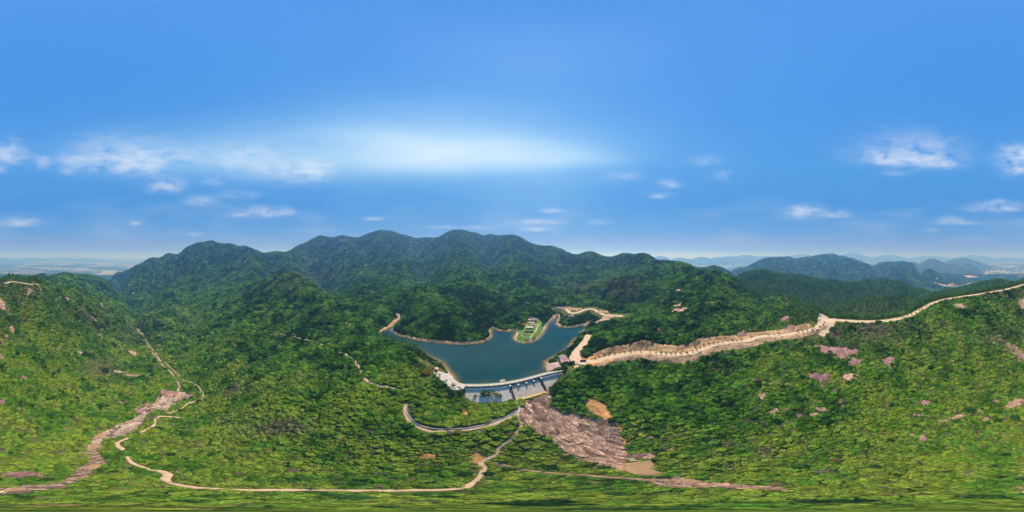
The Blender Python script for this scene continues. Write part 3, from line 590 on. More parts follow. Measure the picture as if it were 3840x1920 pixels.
def catmull_closed(P, step):
    P = [np.array(p, float) for p in P]; n = len(P); out = []
    for i in range(n):
        p0, p1, p2, p3 = P[i - 1], P[i], P[(i + 1) % n], P[(i + 2) % n]; m = max(1, int(np.linalg.norm(p2 - p1) / step))
        for k in range(m):
            t = k / m; out.append(.5 * (2 * p1 + (p2 - p0) * t + (2 * p0 - 5 * p1 + 4 * p2 - p3) * t * t + (3 * p1 - p0 - 3 * p2 + p3) * t ** 3))
    return np.array(out)
lake()

# ------------------------------------------------------------------ ribbons and patches that lie on the ground
def ribbon(name, P, o0, o1, m, lift=.2, nx=5, rough=0.0, wob=.18, seed=0, away=False, kind='structure', step=1.4, z=None):
    """strip along P between offsets o0..o1 (metres; +ve = left of travel, or away from the origin)"""
    P = np.array(P, float)[:, :2]; P = catmull(P, step)
    T = np.gradient(P, axis=0); T /= np.linalg.norm(T, axis=1)[:, None] + 1e-9; Nn = np.c_[-T[:, 1], T[:, 0]]
    if away:
        s = np.sign((Nn * P).sum(1)); s[s == 0] = 1; Nn *= s[:, None]
    n = len(P); s = np.arange(n) * step
    w0 = o0 + wob * (vnoise(s / 5, s * 0, seed + 1) - .5) * 2 * abs(o1 - o0); w1 = o1 + wob * (vnoise(s / 5, s * 0, seed + 2) - .5) * 2 * abs(o1 - o0)
    k = np.linspace(0, 1, nx); O = w0[:, None] + (w1 - w0)[:, None] * k
    X = P[:, 0, None] + Nn[:, 0, None] * O; Y = P[:, 1, None] + Nn[:, 1, None] * O
    Z = (hgt(X, Y) if z is None else np.full(X.shape, float(z))) + lift
    if rough: Z = Z + rough * (fbm(X, Y, 3.5, 3, seed + 9) + .35) * np.sin(np.pi * k)[None, :]
    Z[:, 0] -= lift * 1.4; Z[:, -1] -= lift * 1.4
    V = np.c_[X.ravel(), Y.ravel(), Z.ravel()]; i, j = np.meshgrid(np.arange(n - 1), np.arange(nx - 1), indexing='ij'); q = (i * nx + j).ravel()
    o = mesh_np(name, V, np.stack([q, q + 1, q + nx + 1, q + nx], -1), m, smooth=True)
    return tag(o, kind=kind)
def patch(name, poly, m, lift=.25, cell=.8, rough=0.0, ragged=.8, seed=0, kind='structure', terr=0.0, ox=None):
    """an area of bare ground or rock following the slope, edges tucked under"""
    P = np.array(poly, float); lo = P.min(0) - 1; hi = P.max(0) + 1
    gx = np.arange(lo[0], hi[0], cell); gy = np.arange(lo[1], hi[1], cell); X, Y = np.meshgrid(gx, gy, indexing='ij')
    d = dist_line(X, Y, P, True); ins = in_poly(X, Y, P); sd = np.where(ins, d, -d) + ragged * fbm(X, Y, 4.0, 3, seed + 3)
    Z = hgt(X, Y) + lift + np.clip(sd / 1.2, -1.2, 0) * (lift + .6) - np.clip(.5 - sd, 0, .5) * lift
    if rough:
        t = fbm(X, Y, 6, 4, seed + 5)
        if terr: t = t * .4 + .6 * np.round(t * terr) / terr
        Z = Z + rough * (t + .5) * smooth(0, 2.0, sd)
    ok = sd > -cell * 1.2; n1, n2 = X.shape
    i, j = np.meshgrid(np.arange(n1 - 1), np.arange(n2 - 1), indexing='ij')
    f = ok[:-1, :-1] & ok[1:, :-1] & ok[1:, 1:] & ok[:-1, 1:]; i = i[f]; j = j[f]; q = i * n2 + j
    Fq = np.stack([q, q + n2, q + n2 + 1, q + 1], -1); used, inv = np.unique(Fq, return_inverse=True)
    V = np.c_[X.ravel(), Y.ravel(), Z.ravel()][used]
    org = np.zeros(3)
    if kind is None: org = np.array([P[:, 0].mean(), P[:, 1].mean(), 0]); org[2] = h1(org[0], org[1])
    o = mesh_np(name, V - org, inv.reshape(-1, 4), m, smooth=True, loc=org)
    if kind: tag(o, kind=kind)
    return o
def pxs(L): return [px(u, v) for u, v in L]

# roads
for (P, hf), nm in zip(ROADS, ('road', 'road', 'road', 'road')):
    ribbon(nm, P[::2, :2], -hf * .9, hf * .9, M_DIRT, .16, 7, wob=.07, seed=len(P))
tag(patch('clearing', [at_z(u, v, 30.5) for u, v in [(3066, 1212), (3072, 1183), (3080, 1178), (3100, 1180), (3108, 1188), (3130, 1193), (3140, 1200), (3124, 1216), (3110, 1226), (3090, 1240), (3072, 1236), (3060, 1228)]], M_DIRT, .3, seed=3))
keep([at_z(u, v, 30.5) for u, v in [(3066, 1212), (3072, 1183), (3080, 1178), (3100, 1180), (3108, 1188), (3130, 1193), (3140, 1200), (3124, 1216), (3110, 1226), (3090, 1240), (3072, 1236), (3060, 1228)]], True, .8)
TURN = [at_z(u, v, 4.2) for u, v in [(2172, 1316), (2168, 1330), (2176, 1342), (2190, 1346), (2232, 1350), (2236, 1358), (2190, 1366), (2160, 1364), (2140, 1352), (2134, 1338), (2140, 1322), (2158, 1312)]]
flatten(TURN, 4.2, 3); patch('clearing', TURN, M_DIRT, .3, seed=4, ragged=.4); keep(TURN, True, .8)
_w = WROAD[:, :2]; _r = np.arctan2(_w[:, 0], _w[:, 1]) * 180 / math.pi / .09375 + 1920
_cut = _w[(_r > 2225) & (_r < 3062)]
ribbon('road_cutting', _cut[::2], 3.0, 10.4, M_CUT, .35, 11, rough=2.0, wob=.12, seed=5, away=True); keep(_cut, False, 9.8)
_fill = _w[(_r > 2212) & (_r < 3085)]
ribbon('embankment', _fill[::2], -8.2, -2.9, M_FILL, .3, 8, rough=.8, wob=.3, seed=8, away=True)
_or = _w[(_r > 2196) & (_r < 2330)]
ribbon('embankment', _or[::2], -7.0, -2.7, M_ORANGE, .42, 7, rough=.5, wob=.25, seed=12, away=True)
# only part of the fill is bare: plants are kept off its upper half
EXC_FILL = _fill
_c2 = _w[(_r > 2168) & (_r < 2290)]
ribbon('road_cutting', _c2[::2], 3.2, 7.0, M_ORANGE, .45, 7, rough=.8, wob=.15, seed=15, away=True)
_wb = WROADB[:, :2]
ribbon('road_cutting', _wb[:10], 3, 7.5, M_CUT, .3, 6, rough=1, seed=18, away=True)
SLOPEB = pxs([(2268, 1182), (2302, 1188), (2300, 1193), (2276, 1203), (2251, 1208), (2236, 1215), (2227, 1211), (2251, 1197)])
patch('embankment', SLOPEB, M_FILL, .35, rough=.6, seed=21); keep(SLOPEB, True, .6)

# trails
TRAILS = [([(1520, 1517), (1517, 1530), (1520, 1545), (1528, 1562), (1540, 1576), (1555, 1590), (1574, 1605), (1602, 1615), (1630, 1620), (1667, 1617), (1704, 1614), (1760, 1611), (1816, 1598), (1872, 1580), (1910, 1565), (1930, 1554)], 1.25, M_TRAIL),
          ([(1510, 1466), (1480, 1458), (1454, 1452), (1420, 1446), (1384, 1433), (1365, 1415), (1350, 1390), (1342, 1373), (1334, 1358), (1318, 1343), (1298, 1331), (1272, 1320), (1249, 1312), (1225, 1301), (1199, 1289), (1172, 1279), (1117, 1267), (1067, 1256), (1028, 1242)], 1.0, M_TRAIL),
          ([(1943, 1552), (1948, 1566), (1950, 1580), (1957, 1598), (1951, 1607), (1941, 1619), (1925, 1636), (1901, 1658), (1882, 1672), (1869, 1683), (1860, 1701), (1840, 1713), (1812, 1724), (1800, 1736), (1815, 1750), (1812, 1765), (1800, 1786), (1770, 1812), (1735, 1830)], .8, M_TRAIL),
          ([(1735, 1831), (1650, 1838), (1500, 1839), (1300, 1839), (1150, 1838), (1000, 1838), (850, 1834), (752, 1828), (700, 1822), (655, 1815), (619, 1797), (633, 1784), (611, 1770), (553, 1757), (496, 1735), (476, 1712)], 1.0, M_TRAIL),
          ([(462, 1688), (438, 1667), (451, 1655), (482, 1643)], 1.15, M_TRAIL), ([(525, 1622), (550, 1610), (575, 1598), (582, 1586), (580, 1576), (597, 1562), (640, 1563), (688, 1567)], 1.1, M_TRAIL),
          ([(624, 1549), (650, 1545), (677, 1534), (703, 1514), (730, 1505), (752, 1500), (761, 1487), (757, 1469), (739, 1447), (717, 1432), (681, 1425), (668, 1416), (670, 1405), (655, 1393), (642, 1381), (619, 1359), (598, 1347), (582, 1320), (563, 1300), (551, 1281), (536, 1254), (514, 1232)], 1.0, M_TRAIL),
          ([(1855, 1734), (1900, 1746), (1930, 1758), (2000, 1766), (2100, 1775), (2200, 1782), (2300, 1790), (2420, 1798)], .85, M_FILL), ([(780, 1142), (800, 1150), (815, 1162)], .9, M_TRAIL), ([(560, 1137), (580, 1118), (600, 1095)], 1.6, M_TRAIL)]
for k, (L, hw, m) in enumerate(TRAILS):
    P = pxs(L); ribbon('path', P, -hw, hw, m, .22, 5, wob=.22, seed=60 + k, step=.9); keep(catmull(P, 2.0), False, hw + .45)
# walls and floor of the old water channel below the dam
CAN = pxs([(1936, 1540), (1926, 1549), (1897, 1561), (1850, 1578), (1800, 1594), (1740, 1604), (1680, 1606.5), (1620, 1604), (1580, 1594), (1555, 1578), (1536, 1557), (1531, 1535), (1533, 1517)])
canal = tag(empty('water_channel', (*CAN[0], h1(*CAN[0]))), 'narrow dark concrete water channel curving round the thicket below the dam', 'water channel')
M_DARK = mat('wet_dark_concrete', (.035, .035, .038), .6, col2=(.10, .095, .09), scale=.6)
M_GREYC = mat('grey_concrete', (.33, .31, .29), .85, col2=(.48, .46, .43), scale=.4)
def rail_strip(name, P, o0, o1, z0, z1, m, parent, step=1.2):
    P = catmull(np.array(P)[:, :2], step); T = np.gradient(P, axis=0); T /= np.linalg.norm(T, axis=1)[:, None]; Nn = np.c_[-T[:, 1], T[:, 0]]; n = len(P)
    A = P + Nn * o0; B = P + Nn * o1; g = hgt(P[:, 0], P[:, 1]); V = np.r_[np.c_[A, g + z0], np.c_[A, g + z1], np.c_[B, g + z1], np.c_[B, g + z0]]
    F = [(a * n + i, a * n + i + 1, ((a + 1) % 4) * n + i + 1, ((a + 1) % 4) * n + i) for a in range(4) for i in range(n - 1)] + [(0, n, 2 * n, 3 * n), (n - 1, 4 * n - 1, 3 * n - 1, 2 * n - 1)]
    l = np.array(parent.location) if parent else np.zeros(3)
    return mesh_np(name, V - l, F, m, parent)
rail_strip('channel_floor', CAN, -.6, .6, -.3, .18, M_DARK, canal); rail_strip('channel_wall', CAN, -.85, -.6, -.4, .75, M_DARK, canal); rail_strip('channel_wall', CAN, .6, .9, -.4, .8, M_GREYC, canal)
keep(CAN, False, 1.0)
FOOT = pxs([(1926, 1497), (1937, 1506), (1946, 1518), (1949, 1529), (1946, 1541), (1937, 1552), (1928, 1557)])
ribbon('path', FOOT, -.95, .95, M_CONC, .3, 5, wob=.05, seed=90); keep(FOOT, False, 1.2)

# shoreline, plaza, lawn
_i0 = LAKEPX.index((2050, 1394)); _i1 = LAKEPX.index((1742, 1441)); SH = LAKE[_i1:] + LAKE[:_i0 + 1]
_sgn = sum(LAKE[i][0] * LAKE[(i + 1) % len(LAKE)][1] - LAKE[(i + 1) % len(LAKE)][0] * LAKE[i][1] for i in range(len(LAKE)))
o_ = -1 if _sgn > 0 else 1
ribbon('shore', SH, -1.2 * o_, 2.3 * o_, M_SAND, .14, 7, rough=.15, wob=.25, seed=31)
def ngon(name, P, z0, z1, m, kind='structure'):
    mb = MB(); mb.prism(P if sum(P[i][0] * P[(i + 1) % len(P)][1] - P[(i + 1) % len(P)][0] * P[i][1] for i in range(len(P))) > 0 else P[::-1], z0, z1); return tag(mb.build(name, m), kind=kind)
ngon('plaza', PLAZA, 1.2, 2.62, M_CONC)
LAWN = [at_z(u, v, 1.5) for u, v in [(1938, 1236), (1958, 1240), (1972, 1214), (2016, 1196), (2038, 1212), (2037, 1236), (2022, 1254), (2008, 1268), (1988, 1275), (1960, 1279), (1937, 1272), (1934, 1264), (1943, 1250)]]
patch('lawn', LAWN, M_GRASS, .3, ragged=.5, seed=35); keep(LAWN, True, -.6)
PW = pxs([(2021, 1216), (2016, 1224), (2011, 1238), (2002, 1248), (1994, 1262), (1986, 1274)]); ribbon('path', PW, -1.0, 1.0, M_CONC, .45, 5, wob=.12, seed=37)

# ------------------------------------------------------------------ rock: the slab below the dam and the stream bed, laid out in jointed blocks
def blocks(parent, poly, direction, size, stretch, m, seed, cap=298, proud=(.1, .6), name='rock_block'):
    """jointed rock: each plate between the cracks is a piece of its own (cells of a stretched Voronoi pattern)"""
    R = np.random.default_rng(seed); P = np.array(poly); t = np.array(direction, float); t /= np.linalg.norm(t); n = np.array([-t[1], t[0]]); l = np.array(parent.location)
    Q = np.c_[P @ t / stretch, P @ n]; lo = Q.min(0); hi = Q.max(0); S_ = []
    for a in np.arange(lo[0], hi[0], size):
        for b in np.arange(lo[1], hi[1], size):
            q = np.array([a, b]) + R.uniform(-.1, 1.1, 2) * size
            if in_poly(q[:1], q[1:], Q)[0] and R.random() < .93: S_.append(q)
    S_ = np.array(S_); S_ += .3 * size * np.c_[fbm(S_[:, 0], S_[:, 1], size * 5, 2, seed), fbm(S_[:, 0] + 50, S_[:, 1], size * 5, 2, seed)]; out = 0
    for k in R.permutation(len(S_)):
        c = S_[k]; cell = [c + size * 1.7 * np.array(d) for d in ((-1, -1), (1, -1), (1, 1), (-1, 1))]
        for o in np.argsort(((S_ - c) ** 2).sum(1))[1:15]:
            d = S_[o] - c; mid = c + d * .5; nc = []
            for a, b in zip(cell, cell[1:] + cell[:1]):
                fa, fb = (a - mid) @ d, (b - mid) @ d
                if fa <= 0: nc.append(a)
                if fa * fb < 0: nc.append(a + (b - a) * fa / (fa - fb))
            cell = nc
            if len(cell) < 3: break
        if len(cell) < 3 or out >= cap: continue
        W_ = [t * q[0] * stretch + n * q[1] for q in cell]; k_ = len(W_); cc = t * c[0] * stretch + n * c[1]
        for i in range(k_):
            b0, b1 = 0.0, 1.0
            if in_poly(W_[i][:1], W_[i][1:], P)[0]: continue
            for _ in range(6):
                bm_ = (b0 + b1) / 2; q = cc + (W_[i] - cc) * bm_
                if in_poly(q[:1], q[1:], P)[0]: b0 = bm_
                else: b1 = bm_
            W_[i] = cc + (W_[i] - cc) * max(b0, .15)
        cc = sum(W_) / k_; up = R.uniform(*proud) * (1.9 if R.random() < .12 else 1); tl = R.normal(0, .035, 2); V = []
        for ins, dz, tf in ((.11, -.9, 0), (.11, up * .7, 1), (.30, up, 1)):
            for b in W_:
                v_ = b - cc; L_ = np.linalg.norm(v_) + 1e-6; p = cc + v_ * max(.3, 1 - ins / L_); V.append((p[0], p[1], h1(p[0], p[1]) + dz + tf * ((p - cc) @ tl)))
        F = [(y_ * k_ + i, y_ * k_ + (i + 1) % k_, (y_ + 1) * k_ + (i + 1) % k_, (y_ + 1) * k_ + i) for y_ in (0, 1) for i in range(k_)] + [tuple(2 * k_ + i for i in range(k_))]
        org = np.array([cc[0], cc[1], h1(*cc)]); o = mesh_np(name, np.array(V) - org, F, m, parent); o.location = org - l; out += 1
    print('BLOCKS', len(S_), out)
CT = np.gradient(CREST, axis=0); CT /= np.linalg.norm(CT, axis=1)[:, None]; CN = np.c_[CT[:, 1], -CT[:, 0]]      # outward = downstream
_sx = [(CREST[i, 0] + CN[i, 0] * 10.2, CREST[i, 1] + CN[i, 1] * 10.2) for i in range(len(CREST)) if 2 < CREST[i, 0] < 21][::3]
SLAB = _sx + pxs([(2073, 1524), (2113, 1545), (2155, 1549), (2213, 1564), (2253, 1566), (2295, 1578), (2323, 1601), (2332, 1643), (2348, 1666), (2366, 1712), (2343, 1735), (2336, 1757), (2271, 1752), (2229, 1743), (2183, 1727), (2143, 1713), (2111, 1701), (2090, 1664), (2043, 1638), (2010, 1624), (1985, 1601), (1961, 1592), (1946, 1572), (1956, 1532)])
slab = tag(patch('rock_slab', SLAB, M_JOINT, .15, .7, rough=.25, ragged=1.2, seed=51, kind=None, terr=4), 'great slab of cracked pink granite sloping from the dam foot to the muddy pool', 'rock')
_a = np.array(px(1960, 1530)); _b = np.array(px(2330, 1730)); blocks(slab, SLAB, _b - _a, 2.15, 2.6, M_SLAB, 5, 298, (.12, .75)); keep(SLAB, True, -.3)
BED = pxs([(661, 1467), (690, 1470), (727, 1476), (723, 1487), (689, 1501), (654, 1517), (626, 1539), (582, 1536), (545, 1563), (533, 1593), (480, 1626), (445, 1640), (390, 1648), (381, 1661), (377, 1675), (368, 1692), (398, 1733), (385, 1740), (354, 1762), (310, 1792), (243, 1828), (133, 1842), (0, 1855),
           (0, 1834), (88, 1820), (199, 1811), (265, 1789), (283, 1761), (327, 1739), (333, 1717), (344, 1703), (319, 1682), (336, 1659), (354, 1636), (398, 1610), (445, 1589), (491, 1576), (524, 1554), (522, 1527), (573, 1514), (596, 1491), (626, 1471)])
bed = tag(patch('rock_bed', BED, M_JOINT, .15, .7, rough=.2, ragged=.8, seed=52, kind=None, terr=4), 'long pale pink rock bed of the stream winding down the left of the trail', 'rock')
_a = np.array(px(690, 1475)); _b = np.array(px(430, 1612)); blocks(bed, BED, _b - _a, 2.1, 2.4, M_PALE, 6, 298, (.1, .55)); keep(BED, True, .2)
BED2 = pxs([(2446, 1792), (2539, 1786), (2607, 1799), (2688, 1808), (2800, 1817), (2960, 1824), (2950, 1838), (2800, 1838), (2688, 1829), (2567, 1829), (2466, 1825), (2420, 1800)])
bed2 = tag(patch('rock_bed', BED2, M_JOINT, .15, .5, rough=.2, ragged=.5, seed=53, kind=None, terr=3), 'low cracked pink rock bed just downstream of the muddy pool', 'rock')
_a = np.array(px(2446, 1805)); _b = np.array(px(2800, 1828)); blocks(bed2, BED2, _b - _a, 1.3, 2.2, M_SLAB, 7, 180, (.1, .5)); keep(BED2, True, 0)
for k, (L, lf) in enumerate([([(2339, 1739), (2390, 1732), (2435, 1726), (2452, 1741), (2442, 1760), (2484, 1773), (2450, 1782), (2380, 1779), (2346, 1765)], .6), ([(2312, 1748), (2342, 1742), (2348, 1764), (2320, 1768)], .7), ([(2555, 1794), (2600, 1797), (2650, 1806), (2610, 1811), (2570, 1808)], .9), ([(655, 1473), (684, 1474), (680, 1488), (656, 1488)], .7), ([(584, 1503), (596, 1502), (600, 1512), (584, 1516)], .7), ([(584, 1528), (600, 1527), (602, 1535), (583, 1536)], .6),
                             ([(356, 1636), (372, 1625), (388, 1625), (386, 1640), (358, 1641)], .7), ([(345, 1660), (372, 1651), (374, 1664), (362, 1682), (328, 1690), (322, 1680)], .7), ([(492, 1579), (512, 1574), (508, 1584), (496, 1584)], .6), ([(330, 1738), (388, 1739), (360, 1756), (322, 1754)], .6), ([(300, 1786), (340, 1781), (330, 1793), (296, 1796)], .6), ([(0, 1838), (90, 1825), (110, 1832), (0, 1846)], .6)]):
    patch('stream_water', pxs(L), M_BROWN, lf, .5, ragged=.4, seed=70 + k); keep(pxs(L), True, .6)
ribbon('stream_bed', pxs([(668, 1468), (672, 1450), (664, 1430), (650, 1408), (636, 1392), (612, 1372), (590, 1345), (560, 1308), (545, 1268), (515, 1240), (506, 1222)]), -1.4, 1.4, M_PALE, .3, 6, rough=.7, wob=.4, seed=91)
ribbon('stream_bed', pxs([(512, 1228), (530, 1210), (548, 1195), (565, 1184), (540, 1180), (528, 1166)]), -1.8, 1.8, M_PALE, .3, 6, rough=.7, wob=.4, seed=92); keep(pxs([(668, 1468), (672, 1450), (664, 1430), (636, 1392), (590, 1345), (560, 1308), (545, 1268), (515, 1240), (530, 1210), (565, 1184), (540, 1180), (528, 1166)]), False, 2.2)
ribbon('stream_bed', [at_z(u, v, 1.5) for u, v in [(1462, 1224), (1480, 1208), (1492, 1198), (1497, 1190), (1488, 1182)]], -3, 3, M_PALE, .3, 6, rough=.8, wob=.3, seed=93); keep([at_z(u, v, 1.5) for u, v in [(1462, 1224), (1480, 1208), (1492, 1198), (1497, 1190), (1488, 1182)]], False, 4)
SLIP = pxs([(2178, 1514), (2200, 1496), (2226, 1490), (2256, 1500), (2284, 1526), (2306, 1564), (2318, 1585), (2337, 1610), (2345, 1640), (2330, 1640), (2323, 1601), (2295, 1578), (2253, 1568), (2225, 1560), (2200, 1543)])
patch('landslip', SLIP, M_ORANGE, .4, .7, rough=1.0, ragged=1.0, seed=54); keep(SLIP, True, -.5)
for L in ([(1758, 1728), (1770, 1706), (1790, 1690), (1808, 1694), (1818, 1708), (1812, 1730), (1790, 1738), (1770, 1736)], [(1732, 1546), (1752, 1541), (1762, 1550), (1750, 1558), (1738, 1556)], [(2186, 1340), (2200, 1349), (2216, 1352), (2200, 1356)], [(1428, 1457), (1442, 1462), (1434, 1490), (1424, 1480)], [(1578, 1700), (1640, 1704), (1630, 1720), (1570, 1718)], [(2326, 1636), (2348, 1646), (2352, 1690), (2340, 1668)], [(2153, 1372), (2164, 1370), (2168, 1384), (2154, 1382)]):
    P = pxs(L); patch('bare_earth', P, M_ORANGE, .3, .5, rough=.4, ragged=.6, seed=int(P[0][0] * 7) % 97); keep(P, True, .2)

# ------------------------------------------------------------------ single outcrops
def outcrop(u, v, w, h, label, m=None, rise=1.0, name='rock_outcrop', cat='rock', group=None, slant=0.0, kind=None):
    c = np.array(px(u, v)); r = np.linalg.norm(c); z = h1(*c); D = math.hypot(r, CAMZ - z); k = math.radians(.09375)
    W = max(1.22 * w * k * D * max(.25, abs(math.cos(math.radians((960 - v) * .09375)))), .8) / 2
    a = np.array(px(u, v + h / 2)); b = np.array(px(u, v - h / 2)); Dp = min(max(np.linalg.norm(b - a), .5 * W), (1.6 if 1100 < v < 1220 else 4.5) * W, h * k * D * 3.0) / 2
    er = c / r; et = np.array([er[1], -er[0]]); n = 25; g = np.linspace(-1.7, 1.7, n); A, B = np.meshgrid(g, g, indexing='ij'); seed = int(u * 3 + v)
    X = c[0] + et[0] * A * W + er[0] * (B * Dp + slant * A * W); Y = c[1] + et[1] * A * W + er[1] * (B * Dp + slant * A * W)
    rad = np.hypot(A, B) + 1.0 * fbm(A * 1.5 + seed, B * 1.5, 1.1, 4, seed)
    s = min(W, Dp); t = fbm(X, Y, max(2.0, s * .9), 4, seed + 5); t = .45 * t + .55 * np.round(t * 4) / 4
    Z = hgt(X, Y) + .35 + rise * min(s * .22, 1.1) * (np.clip(1 - rad ** 2, 0, 1) ** .4 * .8 + t * .9 * np.clip(1.2 - rad, 0, 1)) - np.clip(rad - .93, 0, 1) * 6
    V = np.c_[X.ravel(), Y.ravel(), Z.ravel()]; i, j = np.meshgrid(np.arange(n - 1), np.arange(n - 1), indexing='ij'); q = (i * n + j).ravel(); rr = rad.ravel()
    ok = (rr[q] < 1.25) | (rr[q + n + 1] < 1.25); q = q[ok]
    Fq = np.stack([q, q + n, q + n + 1, q + 1], -1); us, inv = np.unique(Fq, return_inverse=True); org = np.array([c[0], c[1], z])
    o = mesh_np(name, V[us] - org, inv.reshape(-1, 4), m or M_ROCK, loc=org)
    keep([c + et * W * .72 * ca + er * Dp * .72 * sa + er * slant * W * .72 * ca for ca, sa in [(math.cos(x), math.sin(x)) for x in np.linspace(0, 6.28, 9)[:-1]]], True, .2)
    if kind: tag(o, kind=kind)
    else: tag(o, label, cat, group)
    return o
G1 = 'small pink rock patches among the shrubs of the stream-side slope'; G2 = 'small pink rock patches among the shrubs of the slope under the crest road'; G3 = 'small pale rocks showing through the far mountain forest'
